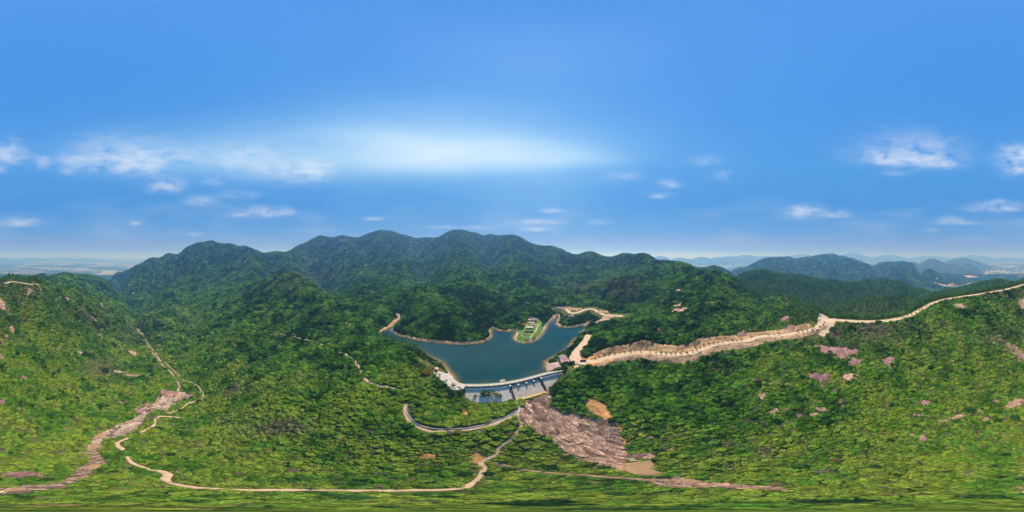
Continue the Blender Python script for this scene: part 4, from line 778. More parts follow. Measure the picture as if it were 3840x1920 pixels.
OUT = [(8, 1142, 30, 64, 'tall pink cliff face below the crest road at the seam of the ridge', None, 2.0), (111, 1094, 20, 22, 'small tan rock scar just under the bend of the crest road', M_FILL, 1), (155, 1092, 15, 7, G1, None, .8), (248, 1119, 19, 12, 'light pink boulder patch high on the spur beside dark eucalyptus', None, 1), (384, 1146, 18, 9, G1, None, .8), (400, 1132, 9, 14, G1, None, .8),
       (47, 1238, 18, 32, 'upright mauve rock rib on the yellow-green slope near the seam', M_MAUVE, 1.2), (26, 1262, 16, 16, G1, M_MAUVE, 1), (8, 1288, 20, 34, 'broad mauve rock rib lowest of the chain under the cliff', M_MAUVE, 1.2), (375, 1259, 16, 13, 'rounded mauve rock alone in the middle of the slope facing the stream', M_MAUVE, 1), (352, 1196, 26, 12, G1, M_MAUVE, .7), (390, 1210, 14, 9, G1, M_MAUVE, .7),
       (223, 1308, 16, 8, G1, None, .7), (299, 1322, 17, 16, 'ragged pink rock patch beside a grey thicket on the lower slope', None, 1), (499, 1325, 38, 20, 'long pink rock shelf just above the stream trail', None, 1), (442, 1394, 46, 11, 'flat pale pink shelf in dead brush left of the stream', None, .7), (500, 1409, 72, 13, 'widest flat tan rock shelf left of the upper stream', M_FILL, .6), (93, 1416, 28, 13, G1, M_MAUVE, .7), (9, 1510, 24, 30, 'mauve rock at the seam beside yellow shrubs', M_MAUVE, 1),
       (452, 1509, 26, 16, G1, M_MAUVE, .8), (515, 1540, 30, 26, 'dark mauve broken ledge along the left bank of the pale rock bed', M_MAUVE, 1.6), (545, 1518, 34, 16, 'mauve broken ledge at the shoulder of the pale rock bed', M_MAUVE, 1.4), (618, 1474, 44, 22, 'dark broken rock wall above the head of the pale rock bed', M_MAUVE, 1.6), (310, 1700, 44, 12, 'smooth oval mauve boulder beside the stream bed', M_MAUVE, 1.4), (80, 1779, 150, 26, 'long low mauve ledge beside the small dark pool', M_MAUVE, .8), (185, 1787, 50, 9, 'pale flat rock beside the small dark pool', M_PALE, .5),
       (3078, 1416, 82, 46, 'large striped mauve rock face, lower left of a pair', M_MAUVE, 1.6), (3180, 1414, 56, 32, 'rounded pink rock right of the striped face', None, 1.5), (2862, 1484, 22, 30, 'narrow tan rock rib pointing downhill', None, 1), (2895, 1539, 32, 24, 'tan rock tip below the narrow rib', None, 1), (2946, 1535, 34, 12, G2, None, .8), (2997, 1557, 34, 17, G2, M_MAUVE, .8), (3080, 1533, 72, 18, 'wide flat pink shelf under the striped rock face', None, .7), (3058, 1556, 38, 18, G2, None, .9), (3124, 1550, 14, 10, G2, M_MAUVE, 1.2),
       (3469, 1511, 52, 19, 'mauve dome of rock in bright shrubs', M_MAUVE, 1.1), (3528, 1581, 62, 20, 'lower end of the diagonal pink rock dike', None, 1, .35), (3590, 1564, 54, 16, 'middle piece of the diagonal pink rock dike', None, 1, .5), (3648, 1545, 60, 12, 'thin upper end of the diagonal pink rock dike', None, 1, .6), (3462, 1646, 42, 26, 'smooth mauve rock tongue low on the slope', M_MAUVE, 1), (3415, 1630, 30, 9, G2, None, .6), (3808, 1512, 84, 26, 'pale cracked rock ledge at the picture seam', None, 1.2, .5), (3728, 1500, 24, 12, G2, M_MAUVE, .8), (3696, 1570, 18, 18, G2, None, .8), (2852, 1711, 24, 16, G2, None, .8), (3440, 1556, 30, 8, G2, None, .5),
       (3155, 1322, 118, 40, 'long mauve cliff with vertical stripes under the grey brush', M_MAUVE, 2.0), (3205, 1358, 44, 36, 'broken pink rock just below the long striped cliff', M_MAUVE, 1.3), (3333, 1352, 50, 42, 'triangular mauve rock slab on the bright slope', M_MAUVE, 1.2), (3602, 1150, 42, 20, 'pair of grey pink boulders just below the crest road', None, 1.4), (2945, 1199, 42, 32, 'big rounded mauve boulder above the end of the road cutting', M_MAUVE, 2.2), (2965, 1228, 30, 22, 'mauve rock rib between the big boulder and the road cutting', M_MAUVE, 1.4), (3830, 1142, 28, 32, 'pink rock face under the crest road beside the seam', None, 1.6), (3815, 1322, 54, 44, 'layered pink rock boss half hidden in grey brush', None, 1.8), (3788, 1303, 32, 20, G2, M_MAUVE, 1), (3830, 1362, 24, 16, G2, M_MAUVE, 1),
       (2543, 1090, 28, 14, 'smooth tan rock cap near the top of the hill', M_FILL, 1.2), (2528, 1135, 18, 34, 'upper left block of the stepped cliff on the hill', None, 2), (2540, 1150, 34, 30, 'middle block of the stepped cliff on the hill', None, 2.4), (2545, 1168, 40, 22, 'lowest block of the stepped cliff on the hill', None, 2.2), (2566, 1163, 30, 16, 'right block of the stepped cliff on the hill', None, 1.8), (2675, 1137, 27, 12, 'tan rock patch alone on the flank of the hill', M_FILL, 1), (2639, 1187, 11, 30, 'thin upright mauve rock rib on the hill', M_MAUVE, 1), (2470, 1236, 17, 24, 'mauve oval rock on the lower hill flank', M_MAUVE, 1), (2786, 1252, 28, 26, 'dark mauve boulder standing in the road cutting', M_MAUVE, 2.2), (2820, 1238, 36, 10, G2, M_MAUVE, 1), (2484, 1107, 8, 14, G2, None, .7), (2666, 1214, 8, 8, G2, M_MAUVE, .7),
       (1265, 1179, 20, 10, G3, None, 1), (1314, 1222, 16, 16, G3, None, 1), (1352, 1246, 13, 9, G3, None, 1), (1591, 1173, 20, 13, 'pale rock clearing in the forest above the reservoir', None, 1), (1172, 984, 50, 8, 'flat mauve rock streak on the mountain face', M_MAUVE, 1), (1195, 988, 24, 6, G3, M_MAUVE, 1), (918, 985, 12, 13, G3, None, 1), (1004, 960, 9, 7, G3, None, 1), (680, 1010, 11, 5, G3, None, 1), (500, 1100, 16, 9, G3, M_FILL, 1), (588, 1057, 9, 5, G3, M_FILL, 1), (1280, 1285, 22, 12, G3, None, 1), (1675, 987, 9, 5, G3, None, 1), (1662, 998, 10, 5, G3, None, 1), (2180, 1005, 9, 5, G3, None, 1),
       (2430, 1640, 42, 17, 'mauve rock showing above the muddy pool on the right bank', M_MAUVE, 1.2), (2506, 1688, 32, 14, G2, M_MAUVE, 1), (2400, 1706, 50, 22, 'square dark boulder at the head of the muddy pool', M_MAUVE, 2.4), (2436, 1710, 38, 20, 'pale boulder leaning beside the square dark one at the pool', None, 1.8), (2375, 1722, 30, 14, 'low pale boulder at the corner of the muddy pool', M_PALE, 1.4),
       (2128, 1156, 14, 14, 'pink cut rock face beside the far end of the reservoir road', M_CUT, .35), (2165, 1158, 30, 18, 'brown earth mound beside the far reservoir road', M_CUT, .35), (2172, 1136, 24, 10, 'pale bare patch above the brown earth mound', M_FILL, .35), (2265, 1169, 46, 12, 'long brown cut bank above the far reservoir road', M_CUT, .35), (2076, 1190, 20, 26, 'pink boulders along the narrow inlet of the reservoir', None, 1), (2060, 1212, 16, 20, 'tan boulders at the mouth of the narrow inlet', None, 1), (2206, 1212, 26, 14, 'pink rock gully running into the reservoir corner', None, 1), (2185, 1216, 26, 7, 'low pink rocks on the shore under the wooded knoll', None, 1)]
for t in OUT:
    u, v, w, h, lb, m, rise = t[:7]
    g = lb if lb in (G1, G2, G3) else None
    lab = {G1: 'small pink rock showing among shrubs of the stream-side slope', G2: 'small pink rock showing among shrubs under the crest road', G3: 'small pale rock showing through the far forest'}.get(lb, lb)
    outcrop(u, v, w, h, lab, m, rise, group=g, slant=t[7] if len(t) > 7 else 0.0)

# ------------------------------------------------------------------ dam
M_STAIN = mat('stained_concrete', (.09, .09, .10), .8, col2=(.66, .62, .56), scale=.55, stretch=(1.6, 1.6, .22), thr=(.42, .72), bump=.2)
M_FACE = mat('pale_masonry', (.50, .44, .375), .85, col2=(.68, .62, .55), scale=.5, stretch=(1, 1, .5), bump=.4, bscale=2.0)
M_WEIR = mat('brown_masonry', (.47, .375, .29), .85, col2=(.66, .565, .46), scale=.5, stretch=(1, 1, .5), bump=.4, bscale=2.0)
M_DECK = mat('crest_paving', (.38, .34, .275), .85, col2=(.46, .42, .35), scale=.4)
M_CAP = mat('white_cap', (.50, .50, .51), .7, col2=(.60, .60, .60), scale=1)
M_GREEN = mat('green_railing', (.02, .16, .11), .45, var=.1)
M_POST = mat('dark_post', (.03, .04, .035), .5, var=.1)
M_OCHRE = mat('ochre_stain', (.42, .25, .08), .85, col2=(.52, .38, .2), scale=.6)
dam = empty('dam', (0, 95, 2.5)); tag(dam, 'curved grey masonry dam with stained upper wall and pale sloping face holding the reservoir', 'dam')
DL = np.array(dam.location)
CT = np.gradient(CREST, axis=0); CT /= np.linalg.norm(CT, axis=1)[:, None]; CN = np.c_[CT[:, 1], -CT[:, 0]]      # outward = downstream
def sweep(name, prof, m, x0=-99, x1=99, dz=None):
    """sweep a closed (offset, z) outline along the crest between two x positions; z may follow dz(x)"""
    k = np.where((CREST[:, 0] >= x0) & (CREST[:, 0] <= x1))[0]; n = len(k); p = len(prof)
    V = []
    for i in k:
        for o, z in prof:
            zz = z if dz is None else dz(CREST[i, 0], z)
            V.append((CREST[i, 0] + CN[i, 0] * o - DL[0], CREST[i, 1] + CN[i, 1] * o - DL[1], zz - DL[2]))
    F = [(i * p + a, i * p + (a + 1) % p, (i + 1) * p + (a + 1) % p, (i + 1) * p + a) for i in range(n - 1) for a in range(p)]
    F += [tuple(range(p - 1, -1, -1)), tuple((n - 1) * p + a for a in range(p))]
    return mesh_np(name, V, F, m, dam)
XL, XM, XR = -26.5, -1.1, 17.6
sweep('crest_walkway', [(-2.9, 2.0), (-2.9, 2.55), (.12, 2.55), (.12, 2.0)], M_DECK)
sweep('crest_kerb', [(-.12, 2.553), (-.12, 2.78), (.1, 2.78), (.1, 2.553)], M_DECK)
sweep('upper_wall', [(-2.7, 1.995), (-.02, 1.995), (.1, -4.3), (-2.7, -4.3)], M_STAIN)
sweep('ledge', [(.02, .1), (.02, .45), (1.0, .45), (1.0, .1)], M_CAP, XL, XM - .6); sweep('ledge', [(.02, .5), (.02, .85), (1.0, .85), (1.0, .5)], M_CAP, XR + .6, 99)
sweep('sloping_face', [(-2.6, -.4), (.25, -.4), (7.6, -9.7), (7.6, -11.5), (-2.6, -11.5)], M_FACE, XL, XM - .3)
sweep('spillway_face', [(-2.6, -.7), (.3, -.7), (7.3, -9.4), (8.6, -10.0), (8.6, -11.6), (-2.6, -11.6)], M_WEIR, XM + .3, XR - .3)
sweep('sloping_face', [(-2.6, -.4), (.25, -.4), (7.6, -9.7), (7.6, -11.5), (-2.6, -11.5)], M_FACE, XR + .3, 99)
sweep('spillway_lip', [(7.1, -10.2), (7.1, -9.2), (8.9, -9.7), (8.9, -10.6)], M_OCHRE, XM + .3, XR + 1.5)
sweep('apron_wall', [(7.0, -10.603), (8.8, -10.603), (9.2, -14.5), (7.0, -14.5)], M_STAIN, XM + .3, XR + 1.5)
sweep('apron', [(9.2, -12.9), (9.2, -12.2), (11.2, -12.6), (11.2, -14.6)], M_CAP, XM + 1.5, XR - 1)
sweep('upstream_wall', [(-3.3, 1.5), (-2.75, 2.0), (-2.75, -4), (-3.3, -4)], M_STAIN)
def at_x(x): i = int(np.argmin(abs(CREST[:, 0] - x))); return CREST[i], CN[i], math.atan2(CT[i, 1], CT[i, 0])
for x in (-1.1, 3.6, 8.4, 13.0, 17.6):
    c, n, rz = at_x(x); b = MB()
    big = x in (-1.1, 17.6)
    p = c + n * .8; b.box((p[0] - DL[0], p[1] - DL[1], -1.4 - DL[2]), (.9, 1.7, 3.4 if not big else 4.6), rz)
    pr = b.build('pier', M_STAIN, dam)
    b = MB(); p = c + n * .95; b.box((p[0] - DL[0], p[1] - DL[1], .55 - DL[2] + (.6 if big else 0)), (1.1, 2.0, .45), rz, taper=.85); b.build('pier_cap', M_CAP, pr)
for x in (XM, XR):                                     # stepped side walls of the spillway
    c, n, rz = at_x(x); b = MB()
    for k in range(9):
        o = .2 + k * .9; z = -.6 - k * 1.12; p = c + n * (o + .35); b.box((p[0] - DL[0], p[1] - DL[1], z - .5 - DL[2]), (.6, .9, 2.0), rz)
    b.build('side_wall', M_DARK, dam)
k_ = np.arange(2, len(CREST) - 2, 3)
for i in k_:                                           # downstream posts, upstream green railing posts
    b = MB(); p = CREST[i] + CN[i] * .0; b.box((p[0] - DL[0], p[1] - DL[1], 3.2 - DL[2]), (.2, .2, .86), 0); b.build('rail_post', M_POST, dam)
for i in np.arange(1, len(CREST) - 1, 2):
    b = MB(); p = CREST[i] - CN[i] * 2.75; b.box((p[0] - DL[0], p[1] - DL[1], 3.1 - DL[2]), (.12, .12, 1.1), 0); b.build('green_post', M_GREEN, dam)
for z in (2.95, 3.3, 3.66):
    b = MB(); b.tube([(CREST[i, 0] - CN[i, 0] * 2.75 - DL[0], CREST[i, 1] - CN[i, 1] * 2.75 - DL[1], z - DL[2]) for i in range(0, len(CREST), 2)], .07, 5); b.build('green_rail', M_GREEN, dam)
b = MB(); b.tube([(CREST[i, 0] - DL[0], CREST[i, 1] - DL[1], 3.45 - DL[2]) for i in range(2, len(CREST), 3)], .025, 4); b.build('chain', M_POST, dam)
c, n, rz = at_x(-4.6); p = c - n * 4.2; b = MB(); b.box((p[0] - DL[0], p[1] - DL[1], .2 - DL[2]), (3.4, 2.9, 4.6), rz); b.build('gate_platform', M_DECK, dam)
for dx, dy in ((-1.6, -1.3), (1.6, -1.3), (-1.6, 1.3), (1.6, 1.3)): b = MB(); b.box((p[0] + dx - DL[0], p[1] + dy - DL[1], 3.3 - DL[2]), (.14, .14, 1.6)); b.build('gate_post', M_GREEN, dam)
for dy in (-1.3, 1.3): b = MB(); b.box((p[0] - DL[0], p[1] + dy - DL[1], 4.05 - DL[2]), (3.3, .12, .12)); b.build('gate_rail', M_GREEN, dam)
# stone-pitched bank beside the dam
BANK = [(*at_z(u, v, z), z) for u, v, z in [(2050, 1365, .1), (2050, 1393, .1), (2064, 1391, 1.2), (2105, 1377, 3.4), (2093, 1360, 3.3), (2072, 1360, 2.4)]]
M_PITCH = mat('pitched_stone', (.30, .19, .17), .9, col2=(.48, .36, .31), scale=.7, stretch=(2, .5, 1), bump=.5)
ob = patch('stone_pitching', [(x, y) for x, y, z in BANK], M_PITCH, .5, .6, rough=.25, ragged=.15, seed=77); keep([(x, y) for x, y, z in BANK], True, .5)

# ------------------------------------------------------------------ buildings
M_WHITE = mat('white_render', (.46, .44, .42), .8, col2=(.58, .56, .54), scale=.8)
M_GREYROOF = mat('grey_purple_tiles', (.20, .15, .16), .8, col2=(.32, .25, .25), scale=1.2, stretch=(3, .6, 1), bump=.4)
M_REDROOF = mat('red_tiles', (.36, .11, .075), .8, col2=(.50, .20, .14), scale=1.4, stretch=(3, .6, 1), bump=.4)
M_ORROOF = mat('orange_tiles', (.46, .22, .13), .8, col2=(.60, .34, .22), scale=1.4, stretch=(3, .6, 1), bump=.4)
M_GLASS = mat('dark_glass', (.02, .025, .03), .15, var=.1, spec=.6)
M_DOOR = mat('dark_timber', (.10, .05, .035), .7, var=.25)
M_BLUEGREY = mat('blue_grey_sheet', (.16, .19, .24), .5, col2=(.26, .30, .36), scale=.6)
M_STONE = mat('old_stone_wall', (.06, .055, .05), .9, col2=(.22, .20, .17), scale=.8, bump=.5)
def gable(parent, L, W, hw, hr, mw, mr, over=.35, windows=2, door=True, x0=0.0, y0=0.0, z0=0.0):
    """body along local Y, ridge along Y"""
    b = MB(); b.box((x0, y0, z0 + hw / 2 - .5), (W, L, hw + 1)); b.add([(x0 - W / 2, y0 - L / 2, z0 + hw), (x0 + W / 2, y0 - L / 2, z0 + hw), (x0, y0 - L / 2, z0 + hw + hr), (x0 - W / 2, y0 + L / 2, z0 + hw), (x0 + W / 2, y0 + L / 2, z0 + hw), (x0, y0 + L / 2, z0 + hw + hr)], [(0, 1, 2), (4, 3, 5)]); b.build('wall', mw, parent)
    t = .14; s = hr / (W / 2); e = W / 2 + over; y1 = L / 2 + over; b = MB(); zt = z0 + hw + hr + .1; ze = zt - e * s
    P = []
    for y in (y0 - y1, y0 + y1): P += [(x0 - e, y, ze), (x0, y, zt), (x0 + e, y, ze), (x0 + e, y, ze + t), (x0, y, zt + t * 1.2), (x0 - e, y, ze + t)]
    b.add(P, [(5, 4, 3, 2, 1, 0), (6, 7, 8, 9, 10, 11)] + [(i, (i + 1) % 6, 6 + (i + 1) % 6, 6 + i) for i in range(6)]); rf = b.build('roof', mr, parent)
    b = MB(); b.box((x0, y0, zt + t * 1.2 + .08), (.28, 2 * y1, .22)); b.build('ridge_cap', M_WHITE, rf)
    for i in range(windows):
        for sx in (-1, 1):
            b = MB(); yy = y0 + L * ((i + .5) / windows - .5); b.box((x0 + sx * (W / 2 + .03), yy, z0 + hw * .55), (.08, 1.1, 1.1)); f = b.build('window', M_WHITE, parent)
            b = MB(); b.box((x0 + sx * (W / 2 + .07), yy, z0 + hw * .55), (.06, .9, .9)); b.build('pane', M_GLASS, f)
    if door: b = MB(); b.box((x0, y0 - L / 2 - .03, z0 + 1.0), (1.0, .08, 2.0)); b.build('door', M_DOOR, parent)
    return rf
def house_at(name, u, v, z, rz, label, cat='house'):
    x, y = at_z(u, v, z); o = empty(name, (x, y, z), rz); keep([(x - 3, y - 3), (x + 3, y - 3), (x + 3, y + 3), (x - 3, y + 3)], True, 2.2); return tag(o, label, cat)
# keeper's house at the right end of the dam
az_h = math.radians((2114 - 1920) * .09375)
hk = house_at('dam_keepers_house', 2114.5, 1354, 3.6, -az_h + .25, 'long white house by the dam with grey and red stepped roof', 'house')
b = MB(); b.box((0, 0, 1.1), (5.6, 9.6, 3.2)); b.build('wall', M_WHITE, hk)
for y0, y1, zz, m in ((-4.9, -1.6, 3.0, M_REDROOF), (-1.6, 1.7, 3.35, M_GREYROOF), (1.7, 5.0, 3.7, M_GREYROOF)):
    b = MB(); W = 3.0; P = []
    for y in (y0, y1): P += [(-W, y, zz - .7), (-W * .45, y, zz + .25), (0, y, zz + .5), (W * .45, y, zz + .25), (W, y, zz - .7), (W, y, zz - .95), (-W, y, zz - .95)]
    b.add(P, [tuple(range(6, -1, -1)), tuple(range(7, 14))] + [(i, (i + 1) % 7, 7 + (i + 1) % 7, 7 + i) for i in range(7)]); rf = b.build('roof', m, hk)
    b = MB(); b.tube([(-W, y0, zz - .66), (-W * .45, y0, zz + .3), (0, y0, zz + .56), (W * .45, y0, zz + .3), (W, y0, zz - .66)], .16, 5); b.build('roof_ridge', M_CAP, rf)
for y in (-3, 0, 3):
    for sx in (-1, 1):
        b = MB(); b.box((sx * 2.84, y, 1.3), (.08, 1.0, 1.1)); f = b.build('window', M_CAP, hk); b = MB(); b.box((sx * 2.89, y, 1.3), (.05, .8, .9)); b.build('pane', M_GLASS, f)
b = MB(); b.box((0, -4.84, .6), (1.1, .08, 2.0)); b.build('door', M_DOOR, hk)
b = MB(); b.box((-4.1, -.5, -.35), (2.4, 12, .5)); b.box((.4, -6.6, -.35), (6.6, 3.4, .5)); b.build('terrace', M_WHITE, hk)
b = MB(); b.box((-5.2, -.5, .25), (.18, 12, .75)); b.build('terrace_wall', M_WHITE, hk)
hs = house_at('pump_shed', 2163, 1380, 2.4, -.4, 'small blue grey flat shed at the edge of the trees near the dam', 'shed')
b = MB(); b.box((0, 0, .8), (2.2, 1.9, 2.6)); b.build('wall', M_BLUEGREY, hs); b = MB(); b.box((0, 0, 2.2), (2.6, 2.3, .16)); b.build('roof', M_GREYC, hs); b = MB(); b.box((0, -.97, .95), (.8, .06, 1.8)); b.build('door', M_DOOR, hs)
hl = house_at('lakeside_hut', 1588, 1374, 3.2, .5, 'grey gabled hut hidden in trees at the left end of the dam', 'hut'); gable(hl, 6.0, 3.6, 2.4, 1.1, M_WHITE, M_BLUEGREY, windows=1)
hl = house_at('open_shelter', 1599, 1381, 2.9, 1.3, 'small grey-roofed open shelter beside the gabled hut', 'shelter')
for dx in (-1.2, 1.2):
    for dy in (-1, 1): b = MB(); b.box((dx, dy, 1), (.18, .18, 2.2)); b.build('post', M_WHITE, hl)
b = MB(); b.box((0, 0, 2.2), (3.2, 2.8, .2), taper=.8); b.build('roof', M_BLUEGREY, hl)
hl = house_at('gatehouse', 1637, 1389, 2.6, .35, 'little ochre walled gatehouse on the concrete plaza', 'hut'); gable(hl, 2.6, 2.0, 1.9, .6, mat('ochre_render', (.42, .28, .15), .8), M_ORROOF, windows=0)
bx = house_at('storage_box', 1721, 1453.5, 2.62, .1, 'low blue and white box on the concrete plaza', 'box'); b = MB(); b.box((0, 0, .35), (1.7, .7, .7)); b.build('body', M_CAP, bx); b = MB(); b.box((0, 0, .74), (1.76, .76, .1)); b.build('lid', mat('blue_lid', (.04, .09, .30), .5), bx)
# temple on the peninsula
tz = 3.3
tm = house_at('temple_hall', 2000, 1207, tz, -.13, 'tallest purple tiled temple hall at the back of the peninsula', 'temple')
b = MB(); b.box((0, 1, 1.6), (8.0, 4.6, 5)); b.build('wall', mat('purple_render', (.24, .14, .16), .8, col2=(.36, .24, .24), scale=.9), tm)
b = MB(); P = []
for x in (-4.7, 4.7): P += [(x, -2.6, 3.6), (x, .9, 5.9), (x, 4.2, 3.9), (x, 4.2, 3.7), (x, .9, 5.6), (x, -2.6, 3.4)]
b.add(P, [(0, 1, 2, 3, 4, 5), (11, 10, 9, 8, 7, 6)] + [(i, (i + 1) % 6, 6 + (i + 1) % 6, 6 + i) for i in range(6)]); rf = b.build('roof', M_GREYROOF, tm); b = MB(); b.box((0, .9, 6.0), (9.4, .35, .35)); b.build('ridge_cap', M_REDROOF, rf)
for x in (-3.6, -1.2, 1.2, 3.6): b = MB(); b.tube([(x, -2.2, -.5), (x, -2.2, 3.6)], .2, 8); b.build('column', M_DOOR, tm)
b = MB(); b.box((0, -1.34, 1.1), (1.6, .1, 2.2)); b.build('door', M_DOOR, tm)
for x in (-2.6, 2.6): b = MB(); b.box((x, -1.35, 1.5), (1.2, .08, 1.2)); b.build('window', M_GLASS, tm)
t2 = house_at('temple_hall', 1994, 1216, tz, math.pi / 2 - .13, 'orange roofed temple hall in front of the tallest hall', 'temple'); gable(t2, 6.6, 3.8, 2.6, 1.2, M_WHITE, M_ORROOF, windows=2, door=False)
t3 = house_at('temple_hall', 1995.5, 1223, tz, math.pi / 2 - .13, 'smallest orange roofed temple hall next to the pale roof', 'temple'); gable(t3, 4.2, 2.6, 2.2, .9, M_WHITE, M_ORROOF, windows=1, door=False)
t4 = house_at('temple_annex', 1986, 1206, tz, -.13, 'white flat-topped block left of the tallest temple hall', 'house'); b = MB(); b.box((0, 0, 1.4), (2.8, 3.2, 4)); b.build('wall', M_WHITE, t4); b = MB(); b.box((0, 0, 3.5), (3.1, 3.5, .2)); b.build('roof', M_CAP, t4); b = MB(); b.box((0, -1.64, 1.2), (.9, .08, 1.1)); b.build('window', M_GLASS, t4)
t5 = house_at('canopy', 1986, 1233, tz, -.13, 'broad pale flat canopy roof over the temple forecourt', 'canopy')
for x in (-3.6, 3.6):
    for y in (-1.8, 1.8): b = MB(); b.box((x, y, 1), (.22, .22, 3)); b.build('post', M_WHITE, t5)
b = MB(); b.box((0, 0, 2.6), (8.6, 4.8, .25), taper=.9); b.build('roof', M_DECK, t5)
t6 = house_at('pavilion', 1963, 1219, tz, 0, 'little pavilion with a crimson pointed roof beside the temple', 'pavilion')
for k in range(6): b = MB(); g = k * math.pi / 3; b.box((1.5 * math.cos(g), 1.5 * math.sin(g), .9), (.18, .18, 2.4)); b.build('post', M_REDROOF, t6)
b = MB(); rr = [(2.3 * math.cos(k * math.pi / 3), 2.3 * math.sin(k * math.pi / 3)) for k in range(6)]; b.add([(x, y, 2.0) for x, y in rr] + [(x * .4, y * .4, 2.7) for x, y in rr] + [(0, 0, 3.4)], [tuple(range(5, -1, -1))] + [(k, (k + 1) % 6, 6 + (k + 1) % 6, 6 + k) for k in range(6)] + [(6 + k, 6 + (k + 1) % 6, 12) for k in range(6)])
b.build('roof', mat('crimson_roof', (.42, .03, .05), .6, var=.15), t6)
rw = house_at('ruined_walls', 1983, 1254, tz, -.13, 'dark roofless stone walls forming two courtyards below the temple', 'ruin')
for nm, c, d in (('wall', (-5.2, 0, .9), (.5, 9, 2.6)), ('wall', (0, .2, .8), (.5, 8, 2.2)), ('wall', (5.2, 0, .9), (.5, 10, 2.6)), ('wall', (0, 4.5, 1.1), (11, .6, 3.2)), ('wall', (-2.6, -2.2, .2), (4.6, .4, 1.0))):
    b = MB(); b.box(c, d); b.build(nm, M_STONE, rw)
b = MB(); b.box((0, 0, -.2), (9.8, 8.2, .5)); b.build('courtyard', M_DECK, rw)
for u, v, rz, L, lb in ((1951, 1258, .5, 7, 'low dark stone terrace wall left of the ruined courtyards'), (1976, 1272, 1.4, 6, 'low dark stone terrace wall nearest the tip of the peninsula'), (2008, 1222, -.5, 6, 'dark stone parapet between temple and path')):
    w_ = house_at('terrace_wall', u, v, 2.6, rz, lb, 'wall'); b = MB(); b.box((0, 0, .3), (.5, L, 1.4)); b.build('wall', M_STONE, w_); b = MB(); b.box((0, 0, 1.06), (.6, L, .12)); b.build('coping', M_GREYC, w_)
hk2 = house_at('lodge', 2143, 1190, 6, -.9, 'white lodge with pinkish roof in the trees of the lake knoll', 'house'); gable(hk2, 5.4, 3.8, 2.8, 1.1, M_WHITE, mat('pinkish_tiles', (.40, .26, .25), .8, var=.2), windows=2)
# bridge at the far inlet
A = at_z(2084, 1158.5, 6); B = at_z(2116, 1160, 6.2); bl = math.hypot(B[0] - A[0], B[1] - A[1]); br = tag(empty('bridge', ((A[0] + B[0]) / 2, (A[1] + B[1]) / 2, 6), math.atan2(B[1] - A[1], B[0] - A[0])), 'small pale flat bridge over the far inlet of the reservoir', 'bridge')
b = MB(); b.box((0, 0, .6), (bl + 3, 3.2, .5)); b.build('deck', M_DECK, br)
for x in (-bl * .3, 0, bl * .3): b = MB(); b.box((x, 0, -2.2), (.7, 2.4, 5.2)); b.build('pier', M_GREYC, br)
for y in (-1.45, 1.45): b = MB(); b.box((0, y, 1.25), (bl + 3, .16, .8)); b.build('parapet', M_DECK, br)

# ------------------------------------------------------------------ cars
M_TYRE = mat('tyre', (.012, .012, .013), .8, var=.2); M_RIM = mat('rim', (.45, .46, .48), .3, metal=.8, var=.05); M_LAMP = mat('lamp_glass', (.7, .72, .75), .15, var=.05); M_RED = mat('tail_lamp', (.35, .01, .01), .3, var=.1)
def car(x, y, z, rz, paint, label, group=None):
    c = tag(empty('parked_car', (x, y, z), rz), label, 'car', group); b = MB()
    side = [(-2.35, .35), (-2.4, .75), (-2.25, 1.0), (-1.1, 1.08), (1.2, 1.1), (2.2, 1.0), (2.38, .8), (2.35, .35)]
    for w0, z_off in ((.9, 0),):
        P = [(px_, -w0, zz) for px_, zz in side] + [(px_, w0, zz) for px_, zz in side]; n = len(side)
        b.add(P, [tuple(range(n)), tuple(range(2 * n - 1, n - 1, -1))] + [(i, n + i, n + (i + 1) % n, (i + 1) % n) for i in range(n)])
    cab = [(-2.2, 1.02), (-1.85, 1.62), (-.2, 1.72), (.6, 1.66), (1.35, 1.08)]; P = [(a, -.84 if i in (0, 4) else -.68, zz) for i, (a, zz) in enumerate(cab)] + [(a, .84 if i in (0, 4) else .68, zz) for i, (a, zz) in enumerate(cab)]
    b.add(P, [tuple(range(5)), tuple(range(9, 4, -1))] + [(i, 5 + i, 5 + (i + 1) % 5, (i + 1) % 5) for i in range(5)]); b.build('body', paint, c)
    def quad(nm, Q, m): mb = MB(); mb.add(Q, [(0, 1, 2, 3)]); mb.build(nm, m, c)
    quad('windscreen', [(1.30, -.74, 1.13), (1.30, .74, 1.13), (.66, .63, 1.66), (.66, -.63, 1.66)], M_GLASS); quad('rear_window', [(-2.2, .74, 1.12), (-2.2, -.74, 1.12), (-1.91, -.63, 1.58), (-1.91, .63, 1.58)], M_GLASS)
    for s in (-1, 1):
        quad('side_window', [(-1.9, s * .82, 1.14), (1.1, s * .82, 1.14), (.5, s * .715, 1.6), (-1.7, s * .715, 1.6)], M_GLASS)
        mb = MB(); mb.box((2.34, s * .66, .82), (.12, .36, .18)); mb.build('headlight', M_LAMP, c); mb = MB(); mb.box((-2.37, s * .68, .88), (.1, .3, .22)); mb.build('tail_light', M_RED, c)
        for wx in (-1.4, 1.45):
            mb = MB(); mb.tube([(wx, s * .72, .34), (wx, s * .93, .34)], .34, 14); w = mb.build('wheel', M_TYRE, c); mb = MB(); mb.tube([(wx, s * .92, .34), (wx, s * .95, .34)], .2, 10); mb.build('rim', M_RIM, w)
        mb = MB(); mb.box((.95, s * .98, 1.12), (.18, .2, .14)); mb.build('mirror', paint, c)
    return c
P_NAVY = mat('navy_paint', (.012, .018, .045), .25, var=.05, spec=.6); P_WHITE = mat('white_paint', (.72, .74, .78), .3, var=.03, spec=.6); P_GREY = mat('silver_paint', (.35, .40, .50), .3, metal=.3, var=.05)
x, y = at_z(2186, 1356, 4.35); car(x, y, 4.52, -math.radians((2186 - 1920) * .09375) + .06 + math.pi, P_NAVY, 'dark navy car parked on the dirt turnaround near the dam')
